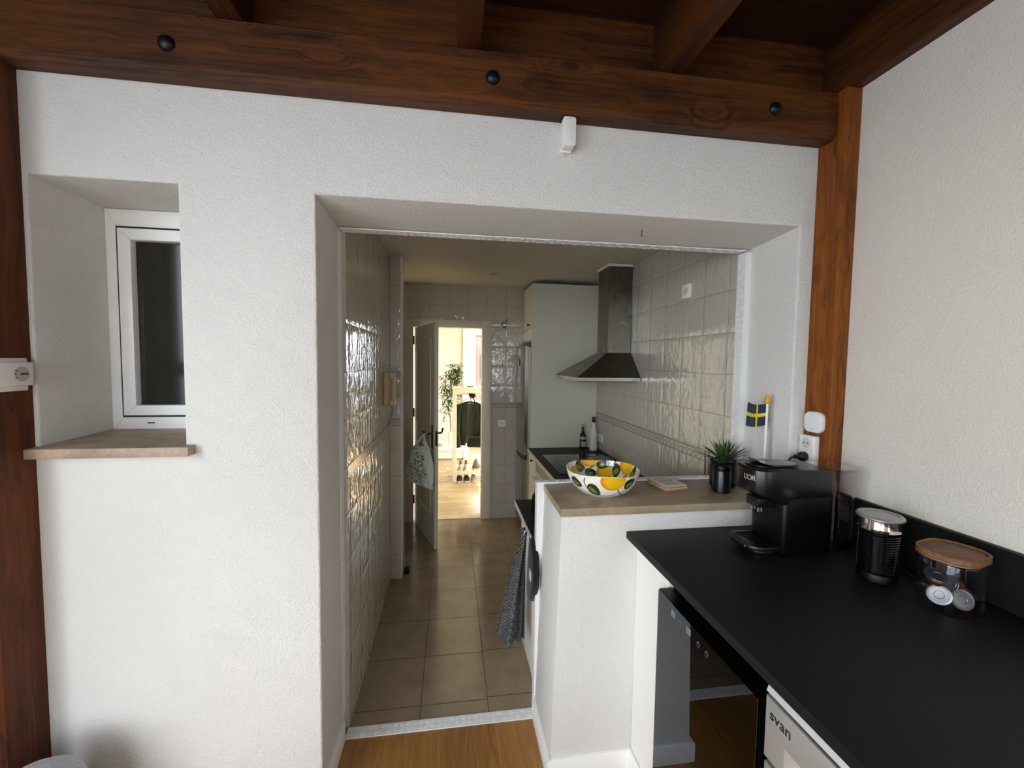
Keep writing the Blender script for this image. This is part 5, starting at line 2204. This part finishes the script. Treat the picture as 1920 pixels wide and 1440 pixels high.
grid(t, lev, NX, NY, 0.005)
out('lever_flap', t, plain('lever_grey', '#55565a', 0.25, 0.5), cm, sharp=50)
t = B()
prism(t, rrect(1.066, 1.25, yc - 0.056, yc + 0.046, 0.045, 8), 1.3165, 1.3195, 'z')
out('lever_recess', t, M_BLACK, cm)
t = B()
nose = plan(HX, 1.352, hw, 0.10)[:17]
acc = [0.0]
for (ax, ay), (bx2, by2) in zip(nose, nose[1:]):
    acc.append(acc[-1] + math.hypot(bx2 - ax, by2 - ay))


def on_nose(s_, z, lift):
    s_ = max(0.0, min(acc[-1] - 1e-6, s_))
    k = max(i for i in range(16) if acc[i] <= s_)
    f = (s_ - acc[k]) / (acc[k + 1] - acc[k])
    (ax, ay), (bx2, by2) = nose[k], nose[k + 1]
    n = Vector((ay - by2, bx2 - ax, 0)).normalized()
    if n.x > 0:
        n = -n
    return Vector((ax + (bx2 - ax) * f, ay + (by2 - ay) * f, z)) + n * lift


q = B()
text(q, "L'OR", 0.026, Matrix.Identity(4), 0.0003, 'CENTER', 0.85)
S0 = acc[-1] * 0.60
for v in q.verts:
    v.co = on_nose(S0 + v.co.x, 1.277 + v.co.y, 0.0006 + v.co.z)
merge(t, q)
out('brand_lettering', t, plain('pale_ink2', '#b9b7b2', 0.35), cm, label='pale lettering')
# tank
t = B()
prism(t, rrect(1.3545, 1.478, yc - 0.066, yc + 0.066, 0.05, 8), 1.040, 1.296, 'z', 0.002, 1)
tk = out('water_tank', t, M_TANK, cm, label='clear water tank')
t = B()
prism(t, rrect(1.350, 1.482, yc - 0.070, yc + 0.070, 0.052, 8), 1.2965, 1.304, 'z', 0.002, 1)
out('tank_lid', t, M_TANK, tk)
t = B()
prism(t, rrect(1.353, 1.47, yc - 0.060, yc + 0.060, 0.045, 8), ZC + 0.0006, 1.039, 'z', 0.003, 1)
out('tank_base', t, M_BLACKM, cm)

# milk frother
FC = (1.345, 1.108, ZC)
mf = thing('milk_frother', 'black ribbed milk frother with steel collar and lid on the worktop', 'frother', FC)
t = B()
lathe(t, [(0.0, 0.0006), (0.050, 0.0006), (0.052, 0.003), (0.052, 0.022), (0.050, 0.026), (0.0, 0.026)], FC, 44, caps=False)
out('power_base', t, M_BLACKM, mf)
t = B()
pr = [(0.0, 0.0265), (0.048, 0.0265)]
k = 0
z = 0.030
while z < 0.150:
    pr += [(0.0495, z), (0.0515, z + 0.002), (0.0515, z + 0.0045), (0.0495, z + 0.0065)]
    z += 0.0075
pr += [(0.050, 0.152), (0.0, 0.152)]
lathe(t, pr, FC, 64, caps=False)
out('ribbed_body', t, plain('gloss_black', '#08080a', 0.12), mf)
t = B()
lathe(t, [(0.0, 0.1525), (0.051, 0.1525), (0.0535, 0.156), (0.0545, 0.162), (0.052, 0.167), (0.0505, 0.171), (0.0505, 0.196), (0.0, 0.196)], FC, 56, caps=False)
out('steel_collar', t, M_CHROME, mf)
t = B()
lathe(t, [(0.0, 0.1965), (0.058, 0.1965), (0.0605, 0.199), (0.0605, 0.203), (0.057, 0.207), (0.046, 0.2075), (0.045, 0.2055), (0.0, 0.206)], FC, 56, caps=False)
out('lid', t, plain('lid_silver', '#a9a9aa', 0.3, 0.7), mf)
t = B()
tube(t, [(1.40, 1.125, 1.012), (1.44, 1.16, 1.0085), (1.475, 1.175, 1.0085), (1.47, 1.11, 1.0085), (1.445, 1.06, 1.0085), (1.45, 1.04, 1.0085), (1.50, 1.05, 1.0085), (1.52, 1.15, 1.0085), (1.515, 1.30, 1.0085)], 0.0032, 8)
out('cable', t, M_BLACK, label='black power cord lying behind the milk frother', cat='cable', sharp=None)

# capsule jar
JC = Matrix.Translation((1.398, 0.950, 0)) @ Matrix.Rotation(math.radians(14), 4, 'Z')
jj = thing('storage_jar', 'clear glass jar with wooden lid holding coffee capsules', 'jar', (1.398, 0.95, ZC))
t = B()


def jwall(bm, hx, hy, r, z0, z1, flip=False):
    q = B()
    prism(q, rrect(-hx, hx, -hy, hy, r, 10), z0, z1, 'z', 0.004, 3, JC)
    if flip:
        for f in q.faces:
            f.normal_flip()
    merge(bm, q)


jwall(t, 0.072, 0.062, 0.050, ZC + 0.0008, 1.143)
gj = out('glass_body', t, M_GLASS, jj, label='clear glass body')
t = B()
prism(t, rrect(-0.0775, 0.0775, -0.0675, 0.0675, 0.055, 10), 1.147, 1.162, 'z', 0.003, 2, JC)
q = B()
out_o = rrect(-0.0775, 0.0775, -0.0675, 0.0675, 0.055, 10)
out_i = rrect(-0.0715, 0.0715, -0.0615, 0.0615, 0.049, 10)
lo = [q.verts.new((a, b, 1.1615)) for a, b in out_o]
hi = [q.verts.new((a, b, 1.1665)) for a, b in out_o]
hi2 = [q.verts.new((a, b, 1.1665)) for a, b in out_i]
lo2 = [q.verts.new((a, b, 1.1615)) for a, b in out_i]
n_ = len(lo)
for i in range(n_):
    k = (i + 1) % n_
    q.faces.new((lo[i], lo[k], hi[k], hi[i]))
    q.faces.new((hi[i], hi[k], hi2[k], hi2[i]))
    q.faces.new((hi2[i], hi2[k], lo2[k], lo2[i]))
merge(t, q, JC)
out('wooden_lid', t, mk_wood('lid_wood', lin('#4a2f1a'), lin('#8a5f3a'), 0, 0.5, 1.2), jj, label='brown wooden lid')
t = B()
prism(t, rrect(-0.0695, 0.0695, -0.0595, 0.0595, 0.047, 10), 1.1435, 1.1468, 'z', 0, 1, JC)
out('seal_ring', t, plain('clear_seal', '#8f8d88', 0.3), jj)


K = 1.45


def capsule(label, loc, d, body_m, first=None):
    loc = JC @ Vector(loc)
    if first is None:
        o = thing('coffee_capsule', label, 'capsule', (0, 0, 0), 'coffee capsules in the jar')
        t = B()
        lathe(t, [(r * K, z * K) for r, z in ((0.0, -0.022), (0.0095, -0.022), (0.0118, -0.020), (0.0142, -0.005), (0.0155, -0.0006), (0.0, -0.0006))], n=36, caps=False)
        out('cup', t, body_m, o)
        t = B()
        lathe(t, [(r * K, z * K) for r, z in ((0.0158, -0.0006), (0.0186, -0.0004), (0.0189, 0.0003), (0.0184, 0.0007), (0.0165, 0.0002), (0.0150, 0.0002), (0.0145, 0.0008), (0.0075, 0.0011), (0.0068, 0.0005), (0.0, 0.0008))], n=36, caps=False)
        out('foil_lid', t, plain('foil', '#7f7f82', 0.36, 0.9), o)
    else:
        o = first.copy()
        COL.objects.link(o)
        o['label'] = label
        for ch in list(first.children):
            c = ch.copy()
            COL.objects.link(c)
            c.parent = o
            if body_m is not None and ch.name.startswith('cup'):
                c.data = c.data.copy()
                c.data.materials[0] = body_m
    o.matrix_world = axis_M(loc, d)
    return o


M_COP = plain('copper_capsule', '#c0621f', 0.25, 0.75)
M_BRN = plain('brown_capsule', '#8a3a18', 0.28, 0.7)
zb = ZC + 0.0045
c0 = capsule('coffee capsule at the front bottom of the jar showing its round silver lid', (-0.010, -0.030, zb + 0.030), (-0.35, -0.85, 0.35), M_BRN)
capsule('coffee capsule at the jar left end, its grey lid turned to the left', (-0.046, 0.004, zb + 0.034), (-0.70, -0.68, 0.20), M_BRN, c0)
capsule('topmost coffee capsule in the jar with its bright silver lid up', (-0.040, 0.012, zb + 0.084), (-0.30, -0.35, 0.88), M_BRN, c0)
capsule('coffee capsule mid jar with its shiny copper side towards the front', (-0.003, 0.004, zb + 0.062), (-0.92, 0.10, 0.30), M_COP, c0)
capsule('coffee capsule at the jar back middle with a dim round lid', (0.034, 0.020, zb + 0.084), (-0.20, -0.60, 0.75), M_BRN, c0)
capsule('dark coffee capsule lying at the right end of the jar', (0.038, -0.020, zb + 0.037), (0.2, -0.35, 0.85), M_BRN, c0)

# white pouf whose top just shows at the lower left corner
t = B()
q = B()
lathe(q, [(0.0, 0.0), (0.10, 0.0), (0.125, 0.02), (0.135, 0.10), (0.135, 0.28), (0.128, 0.36), (0.108, 0.415), (0.072, 0.443), (0.035, 0.452), (0.0, 0.454)], (-1.21, 1.33, 0.001), 48, caps=False)
merge(t, q)
out('pouf', t, mk_fabric('white_boucle', '#a9a9b0', 160, 0.95, 0.5), label='white rounded pouf top in the lower left corner beside the dark post', cat='pouf', sharp=None)
